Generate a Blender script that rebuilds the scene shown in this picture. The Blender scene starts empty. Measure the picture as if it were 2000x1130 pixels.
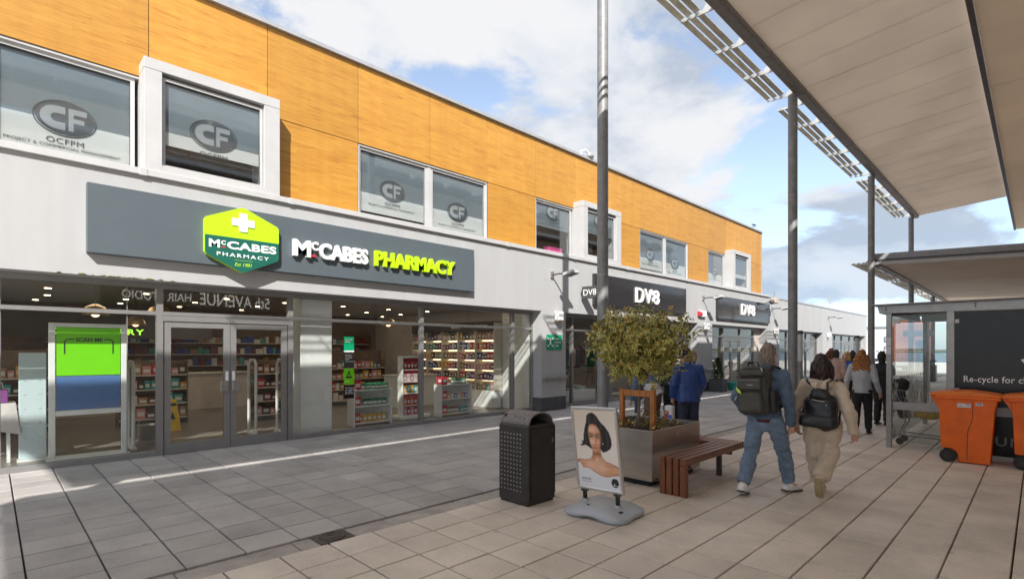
import bpy, bmesh, math, random
from mathutils import Vector, Matrix, noise
random.seed(7)
SC = bpy.context.scene
COL = SC.collection
PI = math.pi
R = math.radians

# ------------------------------------------------------------------ camera, sky, sun, exposure
cd = bpy.data.cameras.new('camera'); cam = bpy.data.objects.new('camera', cd); COL.objects.link(cam)
cam.location = (0, 0, 1.70); cam.rotation_euler = (R(90), 0, R(45.14))
cd.sensor_width = 36; cd.lens = 1025/2000*36; cd.shift_y = 118/2000; cd.clip_start = .05; cd.clip_end = 8000
SC.camera = cam
SUN = Vector((-1, .93, -1.08)).normalized()
sl = bpy.data.lights.new('sun', 'SUN'); sl.energy = 2.95; sl.angle = R(.53); sl.color = (1, .965, .91)
so = bpy.data.objects.new('sun', sl); COL.objects.link(so); so.rotation_euler = SUN.to_track_quat('-Z', 'Y').to_euler(); so.location = (20, -20, 30)
SC.view_settings.view_transform = 'Standard'; SC.view_settings.look = 'None'
SC.view_settings.exposure = 1.32; SC.view_settings.gamma = 1; SC.view_settings.use_curve_mapping = False
try:
    SC.cycles.use_denoising = True; SC.cycles.caustics_reflective = True; SC.cycles.caustics_refractive = False
    SC.cycles.blur_glossy = 0; SC.cycles.transparent_max_bounces = 32; SC.cycles.max_bounces = 10; SC.cycles.diffuse_bounces = 5; SC.cycles.glossy_bounces = 4
    SC.cycles.sample_clamp_indirect = 12
except Exception: pass

W = bpy.data.worlds.new('World'); SC.world = W; W.use_nodes = True
def world():
    nt = W.node_tree; N = nt.nodes; L = nt.links; N.clear()
    out = N.new('ShaderNodeOutputWorld'); bg = N.new('ShaderNodeBackground'); L.new(bg.outputs[0], out.inputs[0]); bg.inputs[1].default_value = .112
    sky = N.new('ShaderNodeTexSky'); sky.sky_type = 'NISHITA'; sky.sun_disc = False; sky.sun_elevation = R(38.4); sky.sun_rotation = R(133); sky.air_density = 1.0; sky.dust_density = .6; sky.ozone_density = 1.6
    tc = N.new('ShaderNodeTexCoord')
    def m(op, a, b=None, c=None):
        n = N.new('ShaderNodeMath'); n.operation = op
        for i, v in enumerate((a, b, c)):
            if v is None: continue
            if isinstance(v, (int, float)): n.inputs[i].default_value = v
            else: L.new(v, n.inputs[i])
        return n.outputs[0]
    sp = N.new('ShaderNodeSeparateXYZ'); L.new(tc.outputs['Generated'], sp.inputs[0])
    z = m('MAXIMUM', sp.outputs[2], 0.0); dz = m('ADD', z, .40)
    u = m('DIVIDE', sp.outputs[0], dz); v = m('DIVIDE', sp.outputs[1], dz)
    cb = N.new('ShaderNodeCombineXYZ'); L.new(u, cb.inputs[0]); L.new(v, cb.inputs[1]); L.new(m('MULTIPLY', z, 1.3), cb.inputs[2])
    def tex(scale, off, detail=9, rough=.57, dist=.15):
        mp = N.new('ShaderNodeMapping'); L.new(cb.outputs[0], mp.inputs[0]); mp.inputs['Location'].default_value = off
        n = N.new('ShaderNodeTexNoise'); L.new(mp.outputs[0], n.inputs['Vector']); n.inputs['Scale'].default_value = scale
        n.inputs['Detail'].default_value = detail; n.inputs['Roughness'].default_value = rough; n.inputs['Distortion'].default_value = dist
        return n.outputs[0]
    o = (8.8, 8.1, 5)
    d = tex(1.75, o); d2 = tex(1.75, (o[0]-.16, o[1]+.15, o[2]-.12), 6); big = tex(.95, (8.1, 2.7, 0), 2, .5, 0)
    dens = m('ADD', d, m('MULTIPLY', m('SUBTRACT', big, .5), .55))
    # the large cumulus bank over the far roofs, and the clearer air either side of it
    def bank(c, lo, hi, k):
        c = Vector(c).normalized(); vd = N.new('ShaderNodeVectorMath'); vd.operation = 'DOT_PRODUCT'; L.new(tc.outputs['Generated'], vd.inputs[0]); vd.inputs[1].default_value = c
        q = N.new('ShaderNodeMapRange'); q.interpolation_type = 'SMOOTHSTEP'; L.new(vd.outputs['Value'], q.inputs[0]); q.inputs[1].default_value = lo; q.inputs[2].default_value = hi; q.inputs[3].default_value = 0; q.inputs[4].default_value = k; return q.outputs[0]
    for b in (((-.72, .70, .44), .86, .98, .16), ((-.30, .92, .28), .95, .992, -.06), ((-.99, .42, .66), .93, .99, -.14)): dens = m('ADD', dens, bank(*b))
    mr = N.new('ShaderNodeMapRange'); mr.interpolation_type = 'SMOOTHERSTEP'; L.new(dens, mr.inputs[0])
    mr.inputs[1].default_value = .435; mr.inputs[2].default_value = .52; mask = m('MULTIPLY', mr.outputs[0], m('GREATER_THAN', sp.outputs[2], 0.0))
    # cloud brightness: thick parts seen against the light are greyer
    sh = N.new('ShaderNodeMapRange'); L.new(m('ADD', m('MULTIPLY', m('SUBTRACT', d2, d), 1.0), m('MULTIPLY', m('SUBTRACT', d2, .5), .75)), sh.inputs[0]); sh.inputs[1].default_value = -.12; sh.inputs[2].default_value = .15
    rp = N.new('ShaderNodeValToRGB'); L.new(sh.outputs[0], rp.inputs[0])
    e = rp.color_ramp.elements; e[0].color = (3.25, 3.27, 3.35, 1); e[1].color = (1.9, 2.12, 2.5, 1); e.new(.45).color = (2.85, 2.98, 3.2, 1)
    hs = N.new('ShaderNodeHueSaturation'); hs.inputs['Saturation'].default_value = .80; hs.inputs['Value'].default_value = .90; L.new(sky.outputs[0], hs.inputs['Color'])
    mx = N.new('ShaderNodeMix'); mx.data_type = 'RGBA'; L.new(mask, mx.inputs['Factor']); L.new(hs.outputs[0], mx.inputs['A']); L.new(rp.outputs[0], mx.inputs['B'])
    # pale air near the horizon
    hz = N.new('ShaderNodeMapRange'); L.new(z, hz.inputs[0]); hz.inputs[1].default_value = 0; hz.inputs[2].default_value = .28; hz.inputs[3].default_value = .6; hz.inputs[4].default_value = 0
    mh = N.new('ShaderNodeMix'); mh.data_type = 'RGBA'; L.new(hz.outputs[0], mh.inputs['Factor']); L.new(mx.outputs['Result'], mh.inputs['A']); mh.inputs['B'].default_value = (1.7, 2.55, 3.5, 1)
    L.new(mh.outputs['Result'], bg.inputs[0])
world()

# ------------------------------------------------------------------ materials
MT = {}
def newmat(name):
    m = bpy.data.materials.new(name); m.use_nodes = True; MT[name] = m
    b = m.node_tree.nodes['Principled BSDF']; return m, m.node_tree.nodes, m.node_tree.links, b
def mat(name, c, rough=.6, metal=0., var=.12, vs=6., bump=0., bs=40., spec=.5, stretch=(1, 1, 1), emit=None, coat=0, sheen=0, alpha=None, trans=0, dirt=0):
    """principled material with noise-driven colour variation and fine relief in object space"""
    m, N, L, b = newmat(name)
    b.inputs['Base Color'].default_value = (*c, 1); b.inputs['Roughness'].default_value = rough; b.inputs['Metallic'].default_value = metal
    b.inputs['Specular IOR Level'].default_value = spec; b.inputs['Coat Weight'].default_value = coat; b.inputs['Sheen Weight'].default_value = sheen
    b.inputs['Transmission Weight'].default_value = trans
    g = N.new('ShaderNodeNewGeometry'); mp = N.new('ShaderNodeMapping'); mp.inputs['Scale'].default_value = stretch; L.new(g.outputs['Position'], mp.inputs[0])
    if var:
        n = N.new('ShaderNodeTexNoise'); L.new(mp.outputs[0], n.inputs['Vector']); n.inputs['Scale'].default_value = vs; n.inputs['Detail'].default_value = 6; n.inputs['Roughness'].default_value = .62
        r = N.new('ShaderNodeValToRGB'); L.new(n.outputs[0], r.inputs[0]); e = r.color_ramp.elements
        e[0].position = .3; e[1].position = .72
        e[0].color = (*[max(0, x*(1-var)) for x in c], 1); e[1].color = (*[min(1, x*(1+var)) for x in c], 1)
        L.new(r.outputs[0], b.inputs['Base Color'])
    if bump:
        n2 = N.new('ShaderNodeTexNoise'); L.new(mp.outputs[0], n2.inputs['Vector']); n2.inputs['Scale'].default_value = bs; n2.inputs['Detail'].default_value = 5
        bp = N.new('ShaderNodeBump'); bp.inputs['Strength'].default_value = bump; bp.inputs['Distance'].default_value = .02; L.new(n2.outputs[0], bp.inputs['Height']); L.new(bp.outputs[0], b.inputs['Normal'])
    if emit: b.inputs['Emission Color'].default_value = (*emit[:3], 1); b.inputs['Emission Strength'].default_value = emit[3]
    return m
def glass(name, tint=(.9, .93, .92), f0=.045, rough=0., wav=0.):
    m = bpy.data.materials.new(name); m.use_nodes = True; MT[name] = m; N = m.node_tree.nodes; L = m.node_tree.links; N.clear()
    o = N.new('ShaderNodeOutputMaterial'); t = N.new('ShaderNodeBsdfTransparent'); t.inputs[0].default_value = (*tint, 1)
    g = N.new('ShaderNodeBsdfGlossy'); g.inputs['Roughness'].default_value = rough; mx = N.new('ShaderNodeMixShader')
    lw = N.new('ShaderNodeLayerWeight'); lw.inputs[0].default_value = .5
    p = N.new('ShaderNodeMath'); p.operation = 'POWER'; L.new(lw.outputs['Facing'], p.inputs[0]); p.inputs[1].default_value = 4.2
    q = N.new('ShaderNodeMath'); q.operation = 'MULTIPLY_ADD'; L.new(p.outputs[0], q.inputs[0]); q.inputs[1].default_value = 1-f0; q.inputs[2].default_value = f0
    if wav:
        n = N.new('ShaderNodeTexNoise'); n.inputs['Scale'].default_value = .55; n.inputs['Detail'].default_value = 1
        ge = N.new('ShaderNodeNewGeometry'); L.new(ge.outputs['Position'], n.inputs['Vector'])
        bp = N.new('ShaderNodeBump'); bp.inputs['Strength'].default_value = wav; bp.inputs['Distance'].default_value = .05; L.new(n.outputs[0], bp.inputs['Height']); L.new(bp.outputs[0], g.inputs['Normal'])
    L.new(q.outputs[0], mx.inputs[0]); L.new(t.outputs[0], mx.inputs[1]); L.new(g.outputs[0], mx.inputs[2]); L.new(mx.outputs[0], o.inputs[0])
    return m
def slabmat(name, c, c2, pitch, off, speck=.32):
    """paving concrete: each slab its own tone, exposed-aggregate speckle, soft stains"""
    m, N, L, b = newmat(name); b.inputs['Roughness'].default_value = .72; b.inputs['Specular IOR Level'].default_value = .5
    g = N.new('ShaderNodeNewGeometry')
    mp = N.new('ShaderNodeMapping'); L.new(g.outputs['Position'], mp.inputs[0]); mp.vector_type = 'POINT'
    mp.inputs['Location'].default_value = (-off[0]/pitch[0], -off[1]/pitch[1], 0); mp.inputs['Scale'].default_value = (1/pitch[0], 1/pitch[1], 0)
    fl = N.new('ShaderNodeVectorMath'); fl.operation = 'FLOOR'; L.new(mp.outputs[0], fl.inputs[0])
    wn = N.new('ShaderNodeTexWhiteNoise'); wn.noise_dimensions = '2D'; L.new(fl.outputs[0], wn.inputs['Vector'])
    def noi(s, d, r=.6):
        n = N.new('ShaderNodeTexNoise'); L.new(g.outputs['Position'], n.inputs['Vector']); n.inputs['Scale'].default_value = s; n.inputs['Detail'].default_value = d; n.inputs['Roughness'].default_value = r; return n.outputs[0]
    def mix(f, a, bb, t='MIX'):
        x = N.new('ShaderNodeMix'); x.data_type = 'RGBA'; x.blend_type = t
        for k, vv in (('Factor', f), ('A', a), ('B', bb)):
            if isinstance(vv, (int, float)): x.inputs[k].default_value = vv
            elif isinstance(vv, tuple): x.inputs[k].default_value = (*vv, 1)
            else: L.new(vv, x.inputs[k])
        return x.outputs['Result']
    def ramp(x, a, bb, lo, hi):
        r = N.new('ShaderNodeMapRange'); L.new(x, r.inputs[0]); r.inputs[1].default_value = a; r.inputs[2].default_value = bb; r.inputs[3].default_value = lo; r.inputs[4].default_value = hi; return r.outputs[0]
    def grey(x):
        cc = N.new('ShaderNodeCombineXYZ'); [L.new(x, cc.inputs[i]) for i in range(3)]; return cc.outputs[0]
    base = mix(wn.outputs[0], c, c2)
    base = mix(1.0, base, grey(ramp(noi(1.3, 5), .3, .7, .80, 1.14)), 'MULTIPLY')
    base = mix(1.0, base, grey(ramp(noi(170, 2, .7), .32, .68, 1-speck, 1+speck)), 'MULTIPLY')
    base = mix(ramp(noi(.45, 4), .56, .72, 0, .35), base, tuple(x*.66 for x in c))
    base = mix(ramp(noi(9, 3), .70, .76, 0, .45), base, tuple(x*.55 for x in c))
    vo = N.new('ShaderNodeTexVoronoi'); L.new(g.outputs['Position'], vo.inputs['Vector']); vo.inputs['Scale'].default_value = 2.6; vo.inputs['Randomness'].default_value = 1     # trodden-in gum
    vs_ = N.new('ShaderNodeSeparateColor'); L.new(vo.outputs['Color'], vs_.inputs[0])
    gm = N.new('ShaderNodeMath'); gm.operation = 'MULTIPLY'; L.new(ramp(vo.outputs['Distance'], .030, .075, 1, 0), gm.inputs[0]); L.new(ramp(vs_.outputs[0], .50, .55, 0, .55), gm.inputs[1])
    base = mix(gm.outputs[0], base, tuple(x*.42 for x in c))
    L.new(base, b.inputs['Base Color'])
    bp = N.new('ShaderNodeBump'); bp.inputs['Strength'].default_value = .35; bp.inputs['Distance'].default_value = .006; L.new(noi(120, 3, .7), bp.inputs['Height']); L.new(bp.outputs[0], b.inputs['Normal'])
    L.new(ramp(noi(2.1, 4), .35, .65, .55, .85), b.inputs['Roughness'])
    return m
def woodpanel(name, axis):
    """laminate cladding printed with narrow horizontal timber strips"""
    m, N, L, b = newmat(name); b.inputs['Roughness'].default_value = .42
    g = N.new('ShaderNodeNewGeometry'); sp = N.new('ShaderNodeSeparateXYZ'); L.new(g.outputs['Position'], sp.inputs[0])
    def m2(op, a, bb):
        n = N.new('ShaderNodeMath'); n.operation = op
        for i, v in enumerate((a, bb)):
            if isinstance(v, (int, float)): n.inputs[i].default_value = v
            else: L.new(v, n.inputs[i])
        return n.outputs[0]
    a = sp.outputs[axis]; z = sp.outputs[2]
    row = m2('FLOOR', m2('MULTIPLY', z, 15), 0)
    wr = N.new('ShaderNodeTexWhiteNoise'); wr.noise_dimensions = '1D'; L.new(row, wr.inputs['W'])
    seg = m2('FLOOR', m2('ADD', m2('MULTIPLY', a, 1.15), m2('MULTIPLY', wr.outputs[0], 9)), 0)
    cb = N.new('ShaderNodeCombineXYZ'); L.new(row, cb.inputs[0]); L.new(seg, cb.inputs[1])
    w2 = N.new('ShaderNodeTexWhiteNoise'); w2.noise_dimensions = '2D'; L.new(cb.outputs[0], w2.inputs['Vector'])
    mp = N.new('ShaderNodeMapping'); L.new(g.outputs['Position'], mp.inputs[0]); mp.inputs['Scale'].default_value = (1.4, 1.4, 34)
    n = N.new('ShaderNodeTexNoise'); L.new(mp.outputs[0], n.inputs['Vector']); n.inputs['Scale'].default_value = 1.5; n.inputs['Detail'].default_value = 6; n.inputs['Roughness'].default_value = .65; n.inputs['Distortion'].default_value = .6
    s = m2('ADD', m2('MULTIPLY', n.outputs[0], 1.0), m2('MULTIPLY', m2('SUBTRACT', w2.outputs[0], .5), .13))
    r = N.new('ShaderNodeValToRGB'); L.new(s, r.inputs[0]); e = r.color_ramp.elements
    e[0].position = .27; e[0].color = (.32, .125, .020, 1); e[1].position = .75; e[1].color = (.555, .295, .050, 1); e.new(.42).color = (.455, .210, .032, 1)
    oi = N.new('ShaderNodeObjectInfo'); pv = N.new('ShaderNodeMapRange'); L.new(oi.outputs['Random'], pv.inputs[0]); pv.inputs[3].default_value = .90; pv.inputs[4].default_value = 1.10
    hv = N.new('ShaderNodeHueSaturation'); L.new(r.outputs[0], hv.inputs['Color']); L.new(pv.outputs[0], hv.inputs['Value']); hv.inputs['Saturation'].default_value = 1.0
    mp2 = N.new('ShaderNodeMapping'); L.new(g.outputs['Position'], mp2.inputs[0]); mp2.inputs['Scale'].default_value = (3, 3, .25)
    n2 = N.new('ShaderNodeTexNoise'); L.new(mp2.outputs[0], n2.inputs['Vector']); n2.inputs['Scale'].default_value = 1.6; n2.inputs['Detail'].default_value = 5
    dr = N.new('ShaderNodeMapRange'); L.new(n2.outputs[0], dr.inputs[0]); dr.inputs[1].default_value = .35; dr.inputs[2].default_value = .65; dr.inputs[3].default_value = .96; dr.inputs[4].default_value = 1.03
    mv = N.new('ShaderNodeVectorMath'); mv.operation = 'SCALE'; L.new(hv.outputs[0], mv.inputs[0]); L.new(dr.outputs[0], mv.inputs['Scale']); L.new(mv.outputs[0], b.inputs['Base Color'])
    return m
def stripes(name, c1, c2, freq, axis, rough=.5, sharp=.5):
    m, N, L, b = newmat(name); b.inputs['Roughness'].default_value = rough
    g = N.new('ShaderNodeNewGeometry'); sp = N.new('ShaderNodeSeparateXYZ'); L.new(g.outputs['Position'], sp.inputs[0])
    a = N.new('ShaderNodeMath'); a.operation = 'MULTIPLY'; L.new(sp.outputs[axis], a.inputs[0]); a.inputs[1].default_value = freq
    f = N.new('ShaderNodeMath'); f.operation = 'PINGPONG'; L.new(a.outputs[0], f.inputs[0]); f.inputs[1].default_value = .5
    r = N.new('ShaderNodeValToRGB'); L.new(f.outputs[0], r.inputs[0]); e = r.color_ramp.elements; e[0].position = .12; e[1].position = .3; e[0].color = (*c1, 1); e[1].color = (*c2, 1)
    L.new(r.outputs[0], b.inputs['Base Color']); return m
def lightpanel(name, c, t):
    """canopy panel made to pass sunlight, as fill for the shade below"""
    m, N, L, b = newmat(name); o = N['Material Output']; d = N.new('ShaderNodeBsdfDiffuse'); tr = N.new('ShaderNodeBsdfTranslucent'); mx = N.new('ShaderNodeMixShader')
    g = N.new('ShaderNodeNewGeometry'); n = N.new('ShaderNodeTexNoise'); L.new(g.outputs['Position'], n.inputs['Vector']); n.inputs['Scale'].default_value = .7; n.inputs['Detail'].default_value = 5
    r = N.new('ShaderNodeValToRGB'); L.new(n.outputs[0], r.inputs[0]); e = r.color_ramp.elements; e[0].position = .3; e[1].position = .7; e[0].color = (*[x*.93 for x in c], 1); e[1].color = (*[x*1.04 for x in c], 1)
    L.new(r.outputs[0], d.inputs[0]); L.new(r.outputs[0], tr.inputs[0]); mx.inputs[0].default_value = t; L.new(d.outputs[0], mx.inputs[1]); L.new(tr.outputs[0], mx.inputs[2]); L.new(mx.outputs[0], o.inputs[0]); return m
def vcol(name, rough=.35, attr='print'):
    m, N, L, b = newmat(name); b.inputs['Roughness'].default_value = rough
    a = N.new('ShaderNodeAttribute'); a.attribute_name = attr; L.new(a.outputs['Color'], b.inputs['Base Color']); return m
def emis(name, c, s):
    return mat(name, c, .5, var=0, emit=(*c, s))

mat('render_white', (.405, .406, .408), .8, var=.05, vs=1.3, bump=.08, bs=90, stretch=(2.2, 2.2, .35))
mat('plinth_dark', (.075, .075, .08), .7, var=.2, vs=5, bump=.1)
mat('alu_grey', (.26, .255, .25), .42, .35, var=.06)
mat('frame_dark', (.085, .085, .088), .45, .3, var=.08)
mat('trim_white', (.48, .477, .475), .5, var=.07, vs=2.5)
mat('cap_metal', (.50, .50, .50), .4, .5, var=.1)
woodpanel('wood_cladding', 1)
mat('sign_slate', (.090, .112, .128), .45, var=.05, vs=2)
mat('sign_black', (.028, .027, .030), .16, var=.1, coat=.5)
mat('letter_white', (.86, .86, .85), .35, var=.02)
mat('letter_lime', (.50, .80, .015), .35, var=.02)
mat('lime', (.45, .74, .015), .35, var=.03)
mat('dark_green', (.012, .115, .085), .35, var=.03)
mat('letter_side', (.02, .02, .02), .5, var=0)
mat('glow_letter', (.8, .8, .8), .4, var=0, emit=(1, .98, .92, 1.1)); mat('red', (.55, .03, .05), .4, var=.1)  # letter glow added so the opposite sign shows mirrored in the glass
mat('sign_green', (.0, .27, .12), .4, var=.04)
mat('print_dark', (.012, .028, .03), .5, var=0)
mat('vinyl_grey', (.085, .095, .105), .45, var=0)
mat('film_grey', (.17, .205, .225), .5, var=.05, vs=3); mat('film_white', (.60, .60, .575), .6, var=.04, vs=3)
mat('vinyl_pale', (.33, .35, .36), .5, var=0)
mat('blind_white', (.72, .72, .69), .8, var=.05, vs=3)
glass('shop_glass', (.955, .965, .96), .05, .016, .12); glass('upper_glass', (.93, .95, .955), .10, .05, .14); glass('roof_sheet', (.97, .97, .97), .03); glass('shelter_glass', (.93, .95, .945), .03)
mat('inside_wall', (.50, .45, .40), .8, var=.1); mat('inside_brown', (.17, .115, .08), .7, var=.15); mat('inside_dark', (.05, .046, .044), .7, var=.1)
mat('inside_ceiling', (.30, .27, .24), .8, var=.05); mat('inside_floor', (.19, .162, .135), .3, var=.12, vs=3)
mat('white_gloss', (.76, .77, .75), .4, var=.05); mat('shelf_edge', (.60, .56, .48), .5, var=.1)
lightpanel('canopy_panel', (.80, .73, .65), .385); lightpanel('overhang_panel', (.80, .70, .58), .25)  # sun transmission added so the soffits glow and fill the shade
mat('canopy_beam', (.22, .205, .19), .5, .3, var=.2, vs=8); mat('louvre', (.74, .70, .57), .55, var=.28, vs=2.2, stretch=(3, 1, 3)); mat('bracket', (.55, .55, .53), .5, .2, var=.1)
mat('trim_plum', (.075, .052, .052), .5, var=.15)
mat('steel_pole', (.25, .25, .25), .5, .2, var=.22, vs=7, bump=.05); mat('galv', (.36, .35, .34), .42, .65, var=.15, vs=6)
mat('rust_steel', (.20, .13, .10), .6, .3, var=.25)
slabmat('slab_grey', (.36, .335, .318), (.46, .432, .41), (.409, .447), (-4.70, .64)); slabmat('slab_beige', (.62, .545, .47), (.71, .63, .545), (.388, .424), (-4.42, .42), .24)
mat('kerb_stone', (.37, .335, .30), .8, var=.25, vs=4, bump=.2, bs=60); mat('joint', (.075, .062, .052), .95, var=.5, vs=3, bump=.2)
mat('bin_black', (.040, .036, .034), .42, .2, var=.22, vs=9, bump=.06, bs=60); mat('bin_dome', (.17, .155, .155), .55, .2, var=.35, vs=30); mat('stud', (.55, .53, .51), .35, .6, var=.1)
mat('planter_steel', (.46, .425, .39), .34, .75, var=.14, vs=1.2, stretch=(1, 1, 5)); mat('soil', (.050, .030, .018), .95, var=.5, vs=25, bump=.6, bs=60)
mat('bench_wood', (.20, .075, .038), .36, var=.35, vs=5, stretch=(4, .6, 4), bump=.08); mat('bench_leg', (.21, .075, .034), .42, var=.35, vs=5, stretch=(4, 4, .6), bump=.08)
mat('stake_wood', (.46, .17, .045), .6, var=.3, vs=7, stretch=(3, 3, .5), bump=.1); mat('bark', (.21, .17, .135), .85, var=.35, vs=18, bump=.5, bs=30)
mat('leaf_green', (.10, .12, .02), .38, var=.5, vs=11); mat('leaf_edge', (.55, .48, .12), .45, var=.4, vs=9)
mat('leaf_rust', (.20, .075, .02), .4, var=.4, vs=11); mat('leaf_gold', (.60, .40, .06), .45, var=.3, vs=9); mat('leaf_brown', (.15, .095, .022), .6, var=.45, vs=14); mat('dry_leaf', (.30, .19, .05), .7, var=.45, vs=16); mat('conifer', (.045, .085, .012), .7, var=.5, vs=25)
mat('silver_frame', (.62, .61, .60), .28, .85, var=.04); mat('base_plastic', (.42, .44, .465), .42, var=.05, vs=4); mat('black_rubber', (.018, .018, .018), .6, var=.1)
mat('orange_plastic', (.86, .15, .007), .45, var=.15, vs=5, bump=.04, bs=120); mat('orange_lid', (.86, .20, .012), .4, var=.06)
mat('paper', (.72, .72, .72), .7, var=.05); mat('poster_black', (.012, .012, .015), .22, var=.15, spec=.35)
mat('blue_print', (.09, .19, .42), .35, var=.03); mat('green_print', (.17, .66, .005), .35, var=.03)
mat('yellow', (.80, .52, .02), .5, var=.1); mat('zinc', (.42, .42, .42), .35, .7, var=.15)
mat('skin', (.60, .33, .23), .5, var=.1, vs=12); mat('skin_dark', (.36, .185, .12), .5, var=.12, vs=12)
mat('denim_jacket', (.085, .125, .185), .85, var=.30, vs=9, bump=.35, bs=26, sheen=.2); mat('jeans', (.155, .215, .295), .85, var=.28, vs=7, bump=.3, bs=22, sheen=.1)
mat('beige_cotton', (.60, .485, .36), .9, var=.10, vs=6, bump=.22, bs=16, sheen=.3); mat('black_nylon', (.015, .014, .016), .38, var=.2, bump=.3, bs=26); mat('pack_olive', (.060, .056, .045), .6, var=.15, bump=.2, bs=50); mat('pack_trim', (.022, .021, .019), .6, var=.1)
mat('grey_blazer', (.44, .45, .47), .85, var=.08, bump=.15, bs=30); mat('black_cloth', (.014, .014, .017), .8, var=.15, bump=.15, bs=30); mat('blue_puffer', (.020, .062, .24), .4, var=.15)
mat('navy', (.022, .030, .060), .8, var=.15, bump=.1); mat('brown_cloth', (.135, .085, .065), .85, var=.12, bump=.2, bs=20); mat('white_cloth', (.60, .56, .55), .85, var=.06, bump=.15, bs=18)
mat('blue_hoodie', (.015, .14, .62), .8, var=.1); mat('pale_cloth', (.50, .42, .36), .85, var=.08, bump=.1)
mat('shoe_white', (.80, .77, .74), .5, var=.1); mat('shoe_tan', (.62, .52, .36), .6, var=.12); mat('shoe_black', (.015, .014, .014), .4, var=.1)
mat('hair_grey', (.24, .19, .15), .7, var=.5, vs=45, stretch=(1, 1, .35), bump=.6, bs=70); mat('hair_plum', (.028, .012, .012), .42, var=.6, vs=40, stretch=(1, 1, .2), bump=.5, bs=60)
mat('hair_ginger', (.36, .145, .040), .55, var=.5, vs=30, bump=.9, bs=45); mat('hair_auburn', (.17, .06, .022), .6, var=.5, vs=30, bump=.9, bs=45); mat('hair_blonde', (.46, .29, .10), .6, var=.35, vs=30, bump=.6, bs=45); mat('hair_dark', (.030, .024, .022), .6, var=.4, vs=30, bump=.5)
mat('orange_wall', (.78, .20, .085), .7, var=.05, vs=.7); mat('far_white', (.66, .66, .65), .8, var=.05, vs=.5); mat('far_grey', (.32, .33, .35), .7, var=.1)
mat('sea', (.10, .17, .24), .25, var=.15, vs=.01); mat('hill', (.045, .075, .040), .9, var=.4, vs=.02); mat('tarmac', (.17, .16, .155), .85, var=.15, vs=2)
mat('moss', (.10, .11, .015), .95, var=.5, vs=30, bump=.6); mat('iron', (.10, .085, .075), .55, .5, var=.3, vs=20, bump=.2)
emis('lamp_warm', (1, .78, .48), 9.0); emis('lamp_shelf', (1, .80, .52), 1.6); emis('pendant_glow', (1, .62, .30), 1.8); mat('pendant_shade', (.42, .27, .12), .35, .5, var=.1)
mat('clear_blue', (.55, .66, .68), .15, var=.03); mat('pink', (.75, .10, .32), .5, var=.1); mat('teal', (.03, .36, .27), .5, var=.1); mat('maroon', (.09, .012, .02), .8, var=.2)
vcol('print'); vcol('goods', .45, 'tone')
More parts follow.
